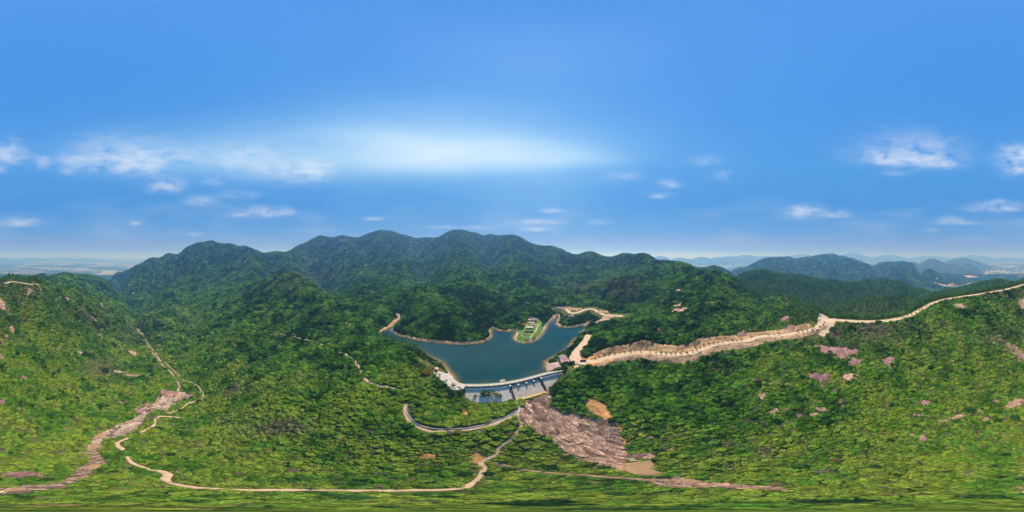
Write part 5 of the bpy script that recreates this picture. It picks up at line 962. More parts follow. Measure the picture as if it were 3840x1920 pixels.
for u, v, m, lb in ((3074, 1189, P_GREY, 'silver blue car parked behind the white one on the hilltop clearing'), (3071.5, 1199, P_WHITE, 'white car parked nose to the edge on the hilltop clearing')):
    x, y = at_z(u, v, 30.6); car(x, y, h1(x, y) + .34, -math.radians((u - 1920) * .09375) - math.pi / 2, m, lb)

# ------------------------------------------------------------------ people (tiny in the view)
M_CLOTH = mat('dark_clothes', (.02, .022, .03), .9, var=.2); M_SKIN = mat('skin', (.42, .26, .19), .7, var=.05); M_HAIR = mat('black_hair', (.01, .01, .01), .7, var=.1)
def person(x, y, z, rz, label):
    J = {'pelvis': (0, 0, .95), 'chest': (0, 0, 1.32), 'neck': (0, 0, 1.5), 'head': (0, .01, 1.66), 'top': (0, .01, 1.75), 'ls': (-.19, 0, 1.42), 'le': (-.25, .02, 1.14), 'lh': (-.24, .08, .88), 'rs': (.19, 0, 1.42), 're': (.25, .02, 1.14), 'rh': (.24, .08, .88), 'lk': (-.1, .03, .5), 'lf': (-.11, -.01, .08), 'lt': (-.12, .16, .04), 'rk': (.1, .01, .5), 'rf': (.11, -.03, .08), 'rt': (.12, .14, .04)}
    E = [('pelvis', 'chest'), ('chest', 'neck'), ('neck', 'head'), ('head', 'top'), ('chest', 'ls'), ('ls', 'le'), ('le', 'lh'), ('chest', 'rs'), ('rs', 're'), ('re', 'rh'), ('pelvis', 'lk'), ('lk', 'lf'), ('lf', 'lt'), ('pelvis', 'rk'), ('rk', 'rf'), ('rf', 'rt')]
    Rr = dict(pelvis=.15, chest=.16, neck=.06, head=.11, top=.07, ls=.07, le=.05, lh=.035, rs=.07, re=.05, rh=.035, lk=.075, lf=.05, lt=.035, rk=.075, rf=.05, rt=.035)
    k = list(J); me = bpy.data.meshes.new('person'); me.from_pydata([J[q] for q in k], [(k.index(a), k.index(b)) for a, b in E], []); o = bpy.data.objects.new('person', me); COL.objects.link(o)
    sk = o.modifiers.new('skin', 'SKIN'); 
    for i, q in enumerate(k): me.skin_vertices[0].data[i].radius = (Rr[q], Rr[q] * .8)
    me.skin_vertices[0].data[0].use_root = True; o.modifiers.new('sub', 'SUBSURF').render_levels = 1
    dg = bpy.context.evaluated_depsgraph_get(); m2 = bpy.data.meshes.new_from_object(o.evaluated_get(dg)); o.modifiers.clear(); o.data = m2
    m2.materials.clear(); m2.materials.append(M_CLOTH); m2.materials.append(M_SKIN)
    for p in m2.polygons: p.material_index = 1 if p.center.z > 1.5 or (p.center.z < 1.0 and abs(p.center.x) > .2) else 0; p.use_smooth = True
    b = MB(); b.tube([(0, -.02, 1.66), (0, -.02, 1.74), (0, -.01, 1.8)], [.115, .12, .05], 8); b.build('hair', M_HAIR, o)
    o.location = (x, y, z); o.rotation_euler = (0, 0, rz); return tag(o, label, 'person')
x, y = at_z(2163.5, 1361, 4.3); person(x, y, h1(x, y) + .3, 2.8, 'person in dark clothes standing on the turnaround near the navy car')
x, y = at_z(1900, 1497, -10.6); person(x, y, h1(x, y), .4, 'person in dark clothes standing at the foot of the dam')

# ------------------------------------------------------------------ far town and villages
M_HOUSE = mat('far_house_wall', (.50, .46, .42), .9, col2=(.66, .62, .58), scale=.02); M_TOWER = mat('tower_render', (.46, .46, .50), .85, col2=(.56, .56, .58), scale=.02); M_BRICKISH = mat('tan_house', (.46, .32, .25), .9, col2=(.58, .46, .38), scale=.02)
def mass(name, u0, u1, v0, v1, n, size, hgts, m, seed, zg=-200):
    R = np.random.default_rng(seed); b = MB()
    for _ in range(n):
        x, y = at_z(R.uniform(u0, u1), R.uniform(v0, v1), zg); s = R.uniform(*size); t = R.uniform(*size); hh = R.uniform(*hgts); b.box((x, y, zg + hh / 2 - 1), (s, t, hh + 2), R.uniform(0, 3), 0)
        b.box((x, y, zg + hh + .6), (s * 1.06, t * 1.06, 1.0), 0, 0)
    return tag(b.build(name, m), kind='stuff')
mass('far_town', 2590, 2830, 980, 1004, 420, (18, 60), (8, 26), M_HOUSE, 1); mass('far_town', 2470, 2640, 978, 986, 120, (20, 60), (8, 26), M_HOUSE, 2)
mass('far_village', 55, 165, 1012, 1026, 170, (9, 16), (6, 13), M_BRICKISH, 3); mass('far_village', 170, 330, 1004, 1016, 110, (9, 20), (6, 12), M_HOUSE, 4); mass('far_village', 3700, 3840, 990, 1034, 150, (10, 30), (5, 10), M_HOUSE, 5, -196); mass('far_village', 0, 60, 1022, 1036, 40, (9, 30), (5, 10), M_HOUSE, 6, -196); mass('far_village', 3540, 3660, 985, 993, 120, (12, 34), (5, 12), M_HOUSE, 7)
mass('far_village', 340, 440, 1010, 1028, 60, (9, 24), (5, 10), M_HOUSE, 8)
for k, (u, v) in enumerate([(2622, 990), (2627, 990), (2632, 990), (2637, 989), (2644, 990), (2716, 982), (2721, 984), (2700, 981), (2706, 981), (2782, 990), (2788, 989), (2794, 988), (2800, 989), (2660, 985), (2733, 996), (2668, 986)]):
    x, y = at_z(u, v, -200); t = tag(empty('tower_block', (x, y, -200), .6), 'pale high-rise block in the hazy far town', 'tower block', 'high-rise blocks in the far town'); hh = 55 + (k * 37 % 40)
    b = MB(); b.box((0, 0, hh / 2), (20, 24, hh)); b.build('tower', M_TOWER, t); b = MB(); b.box((0, 0, hh + 2), (14, 16, 4)); b.build('roof', M_HOUSE, t)
for k, (u, v, L) in enumerate([(3520, 1020, 60), (3532, 1019, 40), (3612, 1024, 60), (3628, 1024, 40), (3640, 1027, 34), (3512, 1045, 22), (3514, 1048, 16), (3660, 1016, 20), (3668, 1021, 18), (3652, 1033, 30), (3596, 1062, 26), (3570, 1063, 30), (3540, 1071, 34), (3612, 1060, 18), (3715, 1022, 26), (3730, 1028, 34), (3745, 1020, 26), (3700, 1035, 22), (3760, 1002, 40), (3785, 1000, 30), (3528, 1069, 24), (3506, 1064, 20)]):
    x, y = px(u, v); z = h1(x, y); t = tag(empty('farm_building', (x, y, z), (k * 1.7) % 3.1), 'small white-walled farm building in the hazy valley', 'building', 'farm buildings in the valley beyond the ridge')
    b = MB(); b.box((0, 0, 2.2), (9, L, 6)); b.build('wall', M_HOUSE, t); b = MB(); b.add([(-5, -L / 2 - .5, 5), (5, -L / 2 - .5, 5), (0, -L / 2 - .5, 7.5), (-5, L / 2 + .5, 5), (5, L / 2 + .5, 5), (0, L / 2 + .5, 7.5)], [(0, 1, 2), (5, 4, 3), (0, 2, 5, 3), (2, 1, 4, 5), (0, 3, 4, 1)]); b.build('roof', M_CAP, t)
    keep([(x - 4, y - L / 2), (x + 4, y - L / 2), (x + 4, y + L / 2), (x - 4, y + L / 2)], True, 3)
for L in ([(3604, 1034), (3640, 1033), (3668, 1038), (3664, 1044), (3632, 1045)], [(3682, 1024), (3704, 1019), (3706, 1027), (3690, 1030)], [(3556, 1064), (3594, 1064), (3588, 1069), (3556, 1070)], [(3505, 1062), (3540, 1068), (3580, 1072), (3620, 1066), (3650, 1056), (3655, 1058), (3625, 1070), (3580, 1077), (3535, 1075)], [(3738, 1040), (3765, 1039), (3762, 1044), (3740, 1044)], [(3810, 1036), (3840, 1030), (3840, 1037), (3815, 1041)]):
    P = pxs(L); patch('field', P, M_FILL, 1.5, 6, ragged=2, seed=int(abs(P[0][0])) % 91); keep(P, True, 3)
ribbon('river', [at_z(u, v, -198) for u, v in [(285, 978), (305, 981), (325, 985), (350, 989), (376, 992), (410, 995), (450, 998), (500, 1001)]], -70, 70, water_mat('river_water', (.30, .36, .42), .2), 2, 3, step=60, z=-198)

# ------------------------------------------------------------------ plants
def leaf_mat(name, gain=1.0, trans=.28):
    ma = bpy.data.materials.new(name); ma.use_nodes = True; nt = ma.node_tree; N = nt.nodes; L = nt.links; N.clear()
    at = N.new('ShaderNodeAttribute'); at.attribute_type = 'INSTANCER'; at.attribute_name = 'tint'
    tn = N.new('ShaderNodeAttribute'); tn.attribute_name = 'tone'
    mu = N.new('ShaderNodeVectorMath'); mu.operation = 'SCALE'; L.new(at.outputs['Color'], mu.inputs[0]); L.new(tn.outputs['Fac'], mu.inputs[3])
    d = N.new('ShaderNodeBsdfDiffuse'); L.new(mu.outputs[0], d.inputs[0]); t = N.new('ShaderNodeBsdfTranslucent')
    m2 = N.new('ShaderNodeMix'); m2.data_type = 'RGBA'; m2.blend_type = 'MULTIPLY'; m2.inputs[0].default_value = 1; L.new(mu.outputs[0], m2.inputs[6]); m2.inputs[7].default_value = (1.25, 1.2, .5, 1); L.new(m2.outputs[2], t.inputs[0])
    mx = N.new('ShaderNodeMixShader'); mx.inputs[0].default_value = trans; L.new(d.outputs[0], mx.inputs[1]); L.new(t.outputs[0], mx.inputs[2])
    o = N.new('ShaderNodeOutputMaterial'); L.new(mx.outputs[0], o.inputs[0]); return ma
M_LEAF = leaf_mat('foliage'); M_BARK = mat('bark', (.10, .07, .05), .9, col2=(.18, .14, .10), scale=2)
def leaf_mesh(name, lumps, n, leaf, seed, up=.5):
    """leaf-sized faces spread over a few lumps: (x, y, z, rx, ry, rz) each"""
    R = np.random.default_rng(seed); tot = sum(l[3] * l[4] for l in lumps); V = []; T = []
    for (x, y, z, a, b, c) in lumps:
        k = max(6, int(n * a * b / tot)); d = R.normal(0, 1, (k, 3)); d /= np.linalg.norm(d, axis=1)[:, None]; d[:, 2] = np.where(d[:, 2] < -.35, -d[:, 2] * .6, d[:, 2])
        rad = R.uniform(.72, 1.08, k)[:, None]; P = np.array([x, y, z]) + d * rad * np.array([a, b, c])
        nn = d + np.array([0, 0, up]) + R.normal(0, .45, (k, 3)); nn /= np.linalg.norm(nn, axis=1)[:, None]
        t = np.cross(nn, R.normal(0, 1, (k, 3))); t /= np.linalg.norm(t, axis=1)[:, None]; bt = np.cross(nn, t); s = leaf * R.uniform(.6, 1.35, k)[:, None]; w = s * R.uniform(.5, .9, k)[:, None]
        V.append(np.stack([P - t * s, P - bt * w + nn * s * .15, P + t * s, P + bt * w + nn * s * .15], 1)); T.append(np.repeat(R.uniform(.68, 1.35, k), 4))
    V = np.concatenate(V); n_ = len(V); me = bpy.data.meshes.new(name); me.vertices.add(n_ * 4); me.vertices.foreach_set('co', V.astype(np.float32).ravel()); me.loops.add(n_ * 4); me.loops.foreach_set('vertex_index', np.arange(n_ * 4, dtype=np.int32)); me.polygons.add(n_); me.polygons.foreach_set('loop_start', np.arange(0, n_ * 4, 4, dtype=np.int32)); me.update(calc_edges=True)
    at = me.attributes.new('tone', 'FLOAT', 'POINT'); at.data.foreach_set('value', np.concatenate(T).astype(np.float32)); me.materials.append(M_LEAF); return me
def lumps(n, R0, H0, z0, spread, seed):
    R = np.random.default_rng(seed); out = [(0, 0, z0, R0 * .72, R0 * .72, H0 * .8)]
    for k in range(n):
        g = 2 * math.pi * (k + R.uniform(-.3, .3)) / n; q = R.uniform(.45, .75) * spread; s = R.uniform(.38, .58); out.append((R0 * q * math.cos(g), R0 * q * math.sin(g), z0 + H0 * R.uniform(-.35, .35), R0 * s, R0 * s, H0 * s))
    return out
# unit plants (radius about 1)
SHRUB = [leaf_mesh('shrub_leaves', lumps(5, 1, .62, .38, 1, 10 + k), 120, .26, k) for k in range(5)]
CANOPY = [leaf_mesh('canopy_leaves', lumps(7, 1, .8, .95, 1, 30 + k), 190, .20, 50 + k) for k in range(5)]
FARTREE = [leaf_mesh('far_leaves', lumps(4, 1, .8, .75, 1, 70 + k), 48, .36, 80 + k) for k in range(4)]
GUM = [leaf_mesh('gum_leaves', [(0, 0, 2.3, .62, .62, 1.25), (.25, .1, 1.7, .5, .5, .7), (-.2, -.2, 2.9, .38, .38, .8), (0, .1, 3.5, .2, .2, .5)], 90, .24, 90 + k) for k in range(4)]
def pine_mesh(seed):
    R = np.random.default_rng(seed); L = []
    for k in range(7):
        z = 2.1 + k * .32; g = R.uniform(0, 6.28); q = R.uniform(.3, .75) * (1.15 - k * .09); L.append((q * math.cos(g), q * math.sin(g), z, .55, .55, .2))
    L.append((0, 0, 4.3, .5, .5, .28)); return leaf_mesh('pine_leaves', L, 170, .15, seed, .7)
PINE = [pine_mesh(120 + k) for k in range(4)]
def trunk_mesh(h, r, seed, limbs=3):
    R = np.random.default_rng(seed); b = MB(); bx, by = R.normal(0, .05, 2) * h; b.tube([(0, 0, -.5), (bx * .4, by * .4, h * .5), (bx, by, h)], [r, r * .75, r * .35], 6)
    for k in range(limbs):
        g = R.uniform(0, 6.28); z = h * R.uniform(.55, .9); b.tube([(bx * z / h, by * z / h, z), (bx * z / h + .45 * math.cos(g), by * z / h + .45 * math.sin(g), z + h * .14)], [r * .4, r * .15], 4)
    me = bpy.data.meshes.new('trunk'); me.from_pydata(b.V, [], b.F); me.materials.append(M_BARK); me.update(); return me
TRUNK = [trunk_mesh(1.0, .09, k) for k in range(3)]; PTRUNK = [trunk_mesh(4.2, .07, 20 + k, 5) for k in range(3)]; STRUNK = trunk_mesh(1.5, .05, 40, 2)

# --- candidate positions
def grid(r0, r1, s, seed):
    R = np.random.default_rng(seed); g = np.arange(-r1, r1, s); X, Y = np.meshgrid(g, g, indexing='ij'); X = (X + R.uniform(-.48, .48, X.shape) * s).ravel(); Y = (Y + R.uniform(-.48, .48, Y.shape) * s).ravel()
    r = np.hypot(X, Y); k = (r >= r0) & (r < r1); return X[k], Y[k], np.full(k.sum(), s)
BANDS = [(0, 60, .95), (60, 130, 1.2), (130, 260, 1.6), (260, 450, 2.5), (450, 800, 3.7), (800, 1500, 5.6), (1500, 2450, 10.0)]
X, Y, S = [np.concatenate(q) for q in zip(*[grid(a, b, s, 200 + i) for i, (a, b, s) in enumerate(BANDS)])]
Z = hgt(X, Y); R_ = np.hypot(X, Y)
Tn = (H - CAMZ) / RR; Mx = np.maximum.accumulate(Tn, axis=1); vis = (Z + 7 + .035 * R_ - CAMZ) / R_ >= bil(Mx, X, Y) ; vis |= R_ < 30
X, Y, Z, S, R_ = X[vis], Y[vis], Z[vis], S[vis], R_[vis]
ok = np.ones(len(X), bool)
for P, closed, m in EXC:
    lo = P.min(0) - abs(m) - 1; hi = P.max(0) + abs(m) + 1; k = np.where(ok & (X > lo[0]) & (X < hi[0]) & (Y > lo[1]) & (Y < hi[1]))[0]
    if not len(k): continue
    d = dist_line(X[k], Y[k], P, closed)
    if closed: d = np.where(in_poly(X[k], Y[k], P), -d, d)
    ok[k[d < m]] = False
_k = np.where(ok & (R_ < 260))[0]; _d = dist_line(X[_k], Y[_k], EXC_FILL[::3]); ok[_k[(_d < 6.2) | ((_d < 7.6) & (RNG.random(len(_k)) < .5))]] = False
X, Y, Z, S, R_ = X[ok], Y[ok], Z[ok], S[ok], R_[ok]; n = len(X)
U = (np.degrees(np.arctan2(X, Y)) / .09375 + 1920) % 3840; Vv = 960 - np.degrees(np.arctan2(Z - CAMZ, R_)) / .09375
# --- zones (which wood grows where)
rd = np.r_[WROADL[:, :2], WROAD[:, :2]]; ra = (np.degrees(np.arctan2(rd[:, 0], rd[:, 1])) / .09375 + 1920) % 3840; rr_ = np.hypot(rd[:, 0], rd[:, 1]); o_i = np.argsort(ra)
r_road = np.interp(U, ra[o_i], rr_[o_i])
gum = ((((U > 2960) | (U < 170)) & (R_ > r_road + 3.5)) | ((U > 2745) & (U <= 2960) & (R_ > 300)) | ((U >= 170) & (U < 330) & (R_ > 335) & (R_ < 420))) & (R_ < 760)
nz1 = fbm(X, Y, 60, 4, 301); nz2 = fbm(X, Y, 18, 3, 302); nz3 = fbm(X, Y, 7, 2, 303); nz4 = fbm(X, Y, 120, 3, 304)
forest = np.clip(smooth(1180, 1320, U) * (1 - smooth(2420, 2560, U)) * (1 - smooth(1330, 1420, Vv)), 0, 1)
forest = np.maximum(forest, smooth(2020, 2080, U) * (1 - smooth(2500, 2950, U)) * smooth(1335, 1375, Vv) * (1 - smooth(1540, 1620, Vv)))
forest = np.maximum(forest, .75 * smooth(1000, 1200, U) * (1 - smooth(1950, 2000, U)) * smooth(1250, 1330, Vv) * (1 - smooth(1590, 1660, Vv)))
forest = np.maximum(forest, .5 * smooth(700, 900, U) * (1 - smooth(2600, 2900, U)) * (1 - smooth(1330, 1450, Vv)))
forest = np.maximum(forest, smooth(420, 700, R_)); forest = np.clip(forest + .35 * nz2, 0, 1)
# colour: dark, mid, bright and yellow greens, straw, grey brush
pal = np.array([(.016, .046, .010), (.055, .140, .017), (.090, .225, .022), (.195, .290, .035), (.20, .165, .08), (.15, .125, .105)])
br = np.clip(.52 + .32 * smooth(1250, 1620, Vv) + .60 * nz2 + .40 * nz1 + .50 * nz3 + RNG.normal(0, .17, n) - .24 * forest, 0, 1) * 3.0
br = np.where(((U < 900) | (U > 2950)) & (Vv > 1250), br + .2, br); br = np.clip(br, 0, 3)
i0 = np.minimum(br.astype(int), 2); f = (br - i0)[:, None]; C = pal[i0] * (1 - f) + pal[i0 + 1] * f
def blend(mask, col): global C; mk = np.clip(mask, 0, 1)[:, None]; C = C * (1 - mk) + np.array(col) * mk
PATCH = [(3130, 1262, 190, 40, 5, .8), (3250, 1235, 120, 25, 5, .6), (3400, 1240, 150, 30, 5, .35), (380, 1385, 70, 40, 5, .7), (330, 1200, 60, 30, 5, .6), (480, 1250, 40, 50, 5, .4), (1030, 1600, 130, 30, 5, .75), (870, 1455, 60, 26, 5, .7), (3740, 1270, 90, 40, 5, .6), (60, 1090, 100, 40, 5, .35), (2220, 1085, 90, 22, 4, .45), (2340, 1075, 60, 50, 4, .5), (1190, 1045, 70, 20, 4, .4), (1075, 1060, 70, 40, 4, .25),
         (1640, 1380, 60, 26, 4, .35), (3560, 1400, 120, 60, 3, .5), (3100, 1620, 160, 60, 3, .5), (150, 1400, 150, 60, 3, .35), (1480, 1600, 90, 30, 4, .25), (2870, 1690, 40, 14, 5, .7), (3600, 1640, 160, 30, 4, .25), (700, 1660, 90, 16, 4, .3), (2720, 1480, 120, 50, 2, .5), (1150, 1130, 60, 50, 2, .3), (2300, 1020, 140, 30, 2, .5), (2500, 1060, 60, 30, 2, .6)]
for u, v, ru, rv, ci, s in PATCH:
    du = (U - u + 1920) % 3840 - 1920; g = np.exp(-((du / ru) ** 2 + ((Vv - v) / rv) ** 2)); blend(g * s * np.clip(.8 + 1.4 * nz2 + .8 * nz3, 0, 1.2), pal[ci])
st = (RNG.random(n) < .05 * (1 - forest)) & (R_ < 500); C[st] = pal[4 + (RNG.random(st.sum()) < .5)]
C[gum] = (np.array([(.065, .15, .028)]) * (1 + .5 * nz2[gum] + RNG.normal(0, .2, gum.sum()))[:, None]).clip(.012, .2)
C *= RNG.uniform(.62, 1.5, n)[:, None]; C = C.clip(.006, .36)
canopy = (~gum) & (R_ < 450) & (RNG.random(n) < np.clip(forest * 1.1 - .05, .035, .9)); far = (~gum) & (R_ >= 450); shrub = ~(gum | canopy | far)
big = RNG.random(n)
size = np.where(shrub, S * RNG.uniform(.62, 1.15, n) * (1 + .5 * (big > .93)), 0)
size = np.where(canopy, np.clip(S * 1.15, 1.5, 3.0) * RNG.uniform(.75, 1.25, n), size); size = np.where(far, S * RNG.uniform(.62, .95, n), size); size = np.where(gum, np.clip(S * .8, 1.35, 3.4) * RNG.uniform(.8, 1.2, n), size)
_q = dist_line(X, Y, WROADB[::4, :2]); size = np.where((_q < 26) & canopy, size * .72, size)
_b = shrub & (RNG.random(n) < .012) & (R_ < 320); size = np.where(_b, size * 1.75, size); C[_b] = np.array([.026, .075, .016]) * RNG.uniform(.7, 1.6, (int(_b.sum()), 1))       # dark round bushes stand out singly
# canopies need elbow room: thin the shrubs under them and the canopies themselves
drop = canopy & (RNG.random(n) < np.clip(1 - (S / 2.2) ** 2, 0, .8) * .55) | (gum & (S < 3) & (RNG.random(n) < .45)) | (shrub & (RNG.random(n) < .16 + .35 * np.clip(nz3, 0, 1)))
keepm = ~drop
hs = np.where(shrub, RNG.uniform(.8, 1.7, n), np.where(canopy, RNG.uniform(.85, 1.35, n), np.where(far, RNG.uniform(.9, 1.5, n), RNG.uniform(.9, 1.2, n))))
dist = np.hypot(R_, Z - CAMZ) * np.clip(np.abs(R_ / np.hypot(R_, Z - CAMZ)), .02, 1)       # what counts is the size in this projection

# --- the individuals that show largest
kind_of = np.where(shrub, 0, np.where(canopy, 1, np.where(far, 2, 3)))
solo = np.zeros(n, bool)
def linked(name, me, parent=None):
    o = bpy.data.objects.new(name, me); COL.objects.link(o)
    if parent: o.parent = parent
    return o
c_i = np.where(keepm & shrub)[0]; c_i = c_i[np.argsort(dist[c_i] / size[c_i])][:300]; solo[c_i] = True
MARKS = [('the water channel', CAN), ('the concrete foot path', FOOT), ('the rock slab', SLAB), ('the orange landslip', SLIP), ('the dirt road', WROAD[::6, :2]), ('the lakeside lane', WLANE[:, :2]), ('the concrete plaza', PLAZA), ('the reservoir shore', LAKE[::2]), ('the trail down from the dam', pxs(TRAILS[4][0])), ('the long pale trail', pxs(TRAILS[5][0])), ('the orange trail', pxs(TRAILS[9][0])), ('the pale stream bed', BED), ('the low pink rock bed', BED2), ('the hillside footpath', pxs(TRAILS[1][0]))]
def beside(i):
    x = np.array([X[i]]); y = np.array([Y[i]]); ds = [(float(dist_line(x, y, np.array(P)[:, :2])[0]), nm) for nm, P in MARKS]; d, nm = min(ds); return ('right beside ' if d < 4 else 'close to ' if d < 12 else 'some way off ') + nm
def tone(i):
    c = C[i]; v = c.sum() / 3
    return 'brown grey' if c[0] > c[1] * .78 and c[2] > .04 else 'yellow green' if c[0] > .62 * c[1] else 'dark green' if v < .055 else 'bright green' if v > .10 else 'mid green'
for i in c_i:
    o = linked('shrub', SHRUB[i % 5]); o.location = (X[i], Y[i], Z[i] - .1); s = float(size[i]); o.scale = (s, s, s * float(hs[i])); o.rotation_euler = (0, 0, float(i) * 1.7 % 6.28)
    o['tint'] = [float(q) for q in C[i]]; lb = '%s %s shrub, %s' % ('large' if s > 1.15 else 'small' if s < .75 else 'middling', tone(i), beside(i)); tag(o, lb, 'shrub', lb.replace(' shrub', ' shrubs'))
c_i = np.where(keepm & canopy)[0]; c_i = c_i[np.argsort(dist[c_i] / size[c_i])][:260]; solo[c_i] = True
for i in c_i:
    t = empty('broadleaf_tree', (X[i], Y[i], Z[i]), float(i) * 2.1 % 6.28); s = float(size[i]); t.scale = (s, s, s * float(hs[i]))
    o = linked('crown', CANOPY[i % 5], t); o['tint'] = [float(q) for q in C[i]]; linked('trunk', TRUNK[i % 3], t)
    lb = '%s %s broadleaf tree, %s' % ('large' if s > 2.5 else 'small' if s < 1.8 else 'middling', tone(i), beside(i)); tag(t, lb, 'tree', lb.replace(' tree', ' trees'))
# pines by the dam and along the near shore
PINES = [(1722, 1491, 5.0), (1734, 1494, 5.2), (1815, 1497, 7.2), (1822, 1499, 8.0), (1834, 1500, 7.4), (1850, 1498, 7.6), (1866, 1501, 6.2), (1875, 1500, 5.6), (1808, 1500, 6.4), (1783, 1503, 5.5), (1730, 1486, 6.4), (1700, 1468, 6.0), (1697, 1458, 4.2), (1674, 1444, 4.4), (1634, 1415, 4.6), (1649, 1424, 4.6), (1663, 1452, 5.0), (1653, 1455, 5.8),
         (1436, 1272, 7), (1444, 1276, 8), (1452, 1280, 7), (1470, 1288, 8), (1480, 1290, 7), (1495, 1296, 8), (1510, 1300, 8), (1522, 1308, 7), (1540, 1318, 8), (1552, 1322, 8), (1564, 1330, 8), (1576, 1338, 7), (1590, 1346, 7), (2199, 1218, 8), (2214, 1225, 7)]
for k, (u, v, h) in enumerate(PINES):
    x, y = px(u, v); t = empty('pine_tree', (x, y, h1(x, y) - .2), k * 1.9); s = h * 1.55 / 4.6; t.scale = (s * .85, s * .85, s)
    o = linked('crown', PINE[k % 4], t); g = .8 + .4 * ((k * 37 % 10) / 10); o['tint'] = [.05 * g, .13 * g, .03 * g]; linked('trunk', PTRUNK[k % 3], t)
    lb, gr = (('tall thin pine in the row at the foot of the dam', 'pines at the foot of the dam') if k < 11 else ('wispy pine at the edge of the concrete plaza', 'pines beside the plaza') if k < 18 else ('dark pine standing along the near shore of the reservoir', 'pines on the near shore') if k < 31 else ('dark tree on the far shore where the gully meets the reservoir', 'trees at the gully mouth')); tag(t, lb, 'pine tree', gr)
# saplings along the dirt road (crop coordinates turned to sight lines)
SAP = [(600, 1150), (632, 1131), (682, 1121), (730, 1117), (785, 1105), (833, 1103), (880, 1096), (937, 1090), (985, 1082), (1037, 1086), (1128, 1098), (1186, 1106), (1233, 1108), (1281, 1110), (1328, 1111), (1372, 1114), (1427, 1111), (1485, 1107), (1540, 1086), (1575, 1066), (1610, 1051), (1648, 1033), (1695, 1020), (1742, 1008), (1785, 1008), (1830, 998), (1878, 993), (1922, 985), (1967, 983), (2008, 978), (2277, 930), (2323, 926), (2368, 920), (2550, 893)]
SAP = [(2000 + a / 2.576, 900 + b / 2.576) for a, b in SAP] + [(2840 + a / 2.576, 900 + b / 2.576) for a, b in [(390, 898), (437, 896), (482, 891), (530, 887), (578, 884), (545, 860), (600, 848), (650, 810), (635, 834), (1640, 648), (1655, 668), (1620, 662), (1590, 682), (1570, 698), (1530, 718), (1487, 728), (1450, 742), (1400, 757)]]
for k, (u, v) in enumerate(SAP):
    x, y = px(u, v); t = empty('sapling', (x, y, h1(x, y) + .1), k); s = 1.25 + .5 * (k * 7 % 5) / 5; t.scale = (s, s, s)
    o = linked('crown', SHRUB[k % 5], t); o.location = (0, 0, 1.05); o.scale = (.62, .62, .75); o['tint'] = [.03, .085, .018]; linked('trunk', STRUNK, t)
    a_, b_ = ('young planted tree with bare stem along the lower dirt road', 'saplings along the lower road') if k < 43 else ('young planted tree along the climbing crest road', 'saplings along the crest road'); tag(t, a_, 'sapling', b_)
# a few named trees
for (u, v, r_, col, lb) in [(1600, 1408, 3.2, (.17, .12, .02), 'ochre leaved tree beside the plaza, left of the dam'), (1588, 1404, 2.6, (.15, .12, .02), 'smaller ochre leaved tree next to the plaza woods'), (1612, 1396, 2.8, (.13, .12, .03), 'olive brown tree just under the lakeside hut'), (2112, 1373, 2.2, (.035, .09, .02), 'round green tree in front of the white house by the dam'), (2118, 1388, 2.4, (.02, .055, .018), 'dark tree overhanging the right end of the dam'), (2140, 1368, 2.0, (.015, .045, .015), 'dark bush between the white house and the turnaround'), (1716, 1499, 2.6, (.09, .16, .02), 'bright round bush at the left foot of the dam')]:
    x, y = px(u, v); t = empty('broadleaf_tree', (x, y, h1(x, y))); t.scale = (r_, r_, r_); o = linked('crown', CANOPY[int(u) % 5], t); o['tint'] = list(col); linked('trunk', TRUNK[0], t); tag(t, lb, 'tree')

# --- the rest of the cover: uncountable, instanced by geometry nodes
def scatter(name, sel, meshes, sink=.12):
    k = np.where(sel & keepm & ~solo)[0]; m = len(k)
    if not m: return
    me = bpy.data.meshes.new(name); me.vertices.add(m); me.vertices.foreach_set('co', np.c_[X[k], Y[k], Z[k] - sink].astype(np.float32).ravel())
    a = me.attributes.new('tint', 'FLOAT_COLOR', 'POINT'); a.data.foreach_set('color', np.c_[C[k], np.ones(m)].astype(np.float32).ravel())
    a = me.attributes.new('size', 'FLOAT_VECTOR', 'POINT'); a.data.foreach_set('vector', np.c_[size[k], size[k], size[k] * hs[k]].astype(np.float32).ravel())
    a = me.attributes.new('turn', 'FLOAT_VECTOR', 'POINT'); a.data.foreach_set('vector', np.c_[RNG.normal(0, .1, m), RNG.normal(0, .1, m), RNG.uniform(0, 6.28, m)].astype(np.float32).ravel())
    a = me.attributes.new('form', 'INT', 'POINT'); a.data.foreach_set('value', RNG.integers(0, len(meshes), m).astype(np.int32))
    o = bpy.data.objects.new(name, me); COL.objects.link(o)
    ng = bpy.data.node_groups.new(name, 'GeometryNodeTree'); ng.interface.new_socket('Geometry', in_out='INPUT', socket_type='NodeSocketGeometry'); ng.interface.new_socket('Geometry', in_out='OUTPUT', socket_type='NodeSocketGeometry')
    N = ng.nodes; L = ng.links; gi = N.new('NodeGroupInput'); go = N.new('NodeGroupOutput'); ip = N.new('GeometryNodeInstanceOnPoints'); L.new(gi.outputs[0], ip.inputs['Points'])
    src = bpy.data.collections.new(name + '_plants')
    for q, mm in enumerate(meshes): src.objects.link(bpy.data.objects.new('%s_%02d' % (name, q), mm))
    ci = N.new('GeometryNodeCollectionInfo'); ci.inputs['Collection'].default_value = src; ci.inputs['Separate Children'].default_value = True; ci.inputs['Reset Children'].default_value = True
    L.new(ci.outputs[0], ip.inputs['Instance']); ip.inputs['Pick Instance'].default_value = True
    def attr(nm, ty):
        q = N.new('GeometryNodeInputNamedAttribute'); q.data_type = ty; q.inputs['Name'].default_value = nm; return q.outputs['Attribute']
    L.new(attr('form', 'INT'), ip.inputs['Instance Index']); L.new(attr('size', 'FLOAT_VECTOR'), ip.inputs['Scale']); L.new(attr('turn', 'FLOAT_VECTOR'), ip.inputs['Rotation']); L.new(ip.outputs[0], go.inputs[0])
    o.modifiers.new('plants', 'NODES').node_group = ng
    return tag(o, kind='stuff')
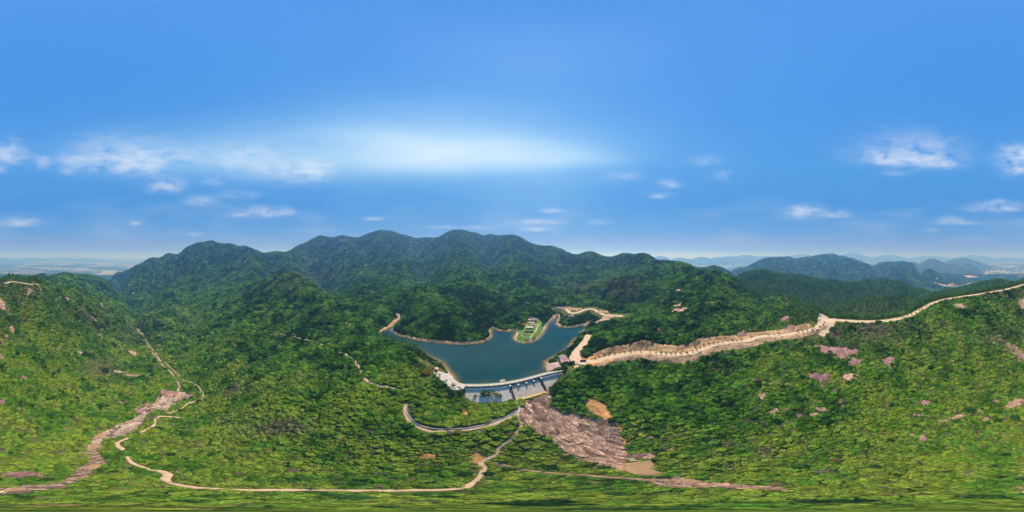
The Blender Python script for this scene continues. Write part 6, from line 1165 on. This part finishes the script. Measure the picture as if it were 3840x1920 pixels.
print('PLANTS', n, keepm.sum(), [(kind_of[keepm] == q).sum() for q in range(4)])
scatter('thicket', shrub, SHRUB); scatter('woodland', canopy, CANOPY); scatter('far_forest', far, FARTREE); scatter('eucalyptus_wood', gum, GUM)

# loose stones: spilt along the road works, the stream and the foot of the slab
def rubble(P, n_, r, sz, m, seed, off=None):
    R = np.random.default_rng(seed); P = np.array(P)[:, :2]; b = MB()
    for _ in range(n_):
        q = P[R.integers(0, len(P))] + R.normal(0, r, 2)
        if off is not None: er = q / np.linalg.norm(q); q = q + er * R.uniform(*off)
        s = sz * R.uniform(.5, 1.7); z = h1(*q); a = R.uniform(0, 6.28)
        b.box((q[0], q[1], z + .25 + s * .15), (s * R.uniform(.7, 1.5), s, s * R.uniform(.5, .9)), a, taper=R.uniform(.45, .8))
    return tag(b.build('rubble', m), kind='stuff')
rubble(_fill, 420, .6, .55, M_ROCK, 1, (-8.5, -3.2)); rubble(_cut, 260, .6, .7, M_CUT, 2, (4.0, 9.5)); rubble(BED, 160, 1.2, .7, M_ROCK, 3); rubble(SLAB, 140, 1.2, .8, M_ROCK, 4); rubble(SLIP, 60, 1.0, .6, M_ORANGE, 5); rubble(np.array(SH), 220, 1.2, .45, M_ROCK, 6); rubble(BED2, 60, .8, .5, M_ROCK, 7)

# ------------------------------------------------------------------ haze: the air itself
hm = bpy.data.materials.new('haze'); hm.use_nodes = True; nt = hm.node_tree; nt.nodes.clear(); pv = nt.nodes.new('ShaderNodeVolumePrincipled'); ou = nt.nodes.new('ShaderNodeOutputMaterial'); nt.links.new(pv.outputs[0], ou.inputs['Volume'])
pv.inputs['Color'].default_value = (.21, .46, 1.0, 1); pv.inputs['Absorption Color'].default_value = (1, 1, 1, 1); pv.inputs['Density'].default_value = 4.0e-4; pv.inputs['Anisotropy'].default_value = .4
try: hm.cycles.homogeneous_volume = True
except Exception: pass
top = float(H.max()) + 25; b = MB(); b.box((0, 0, (top - 206) / 2), (56000, 56000, top + 206)); hz = b.build('haze', [hm]); tag(hz, kind='stuff')
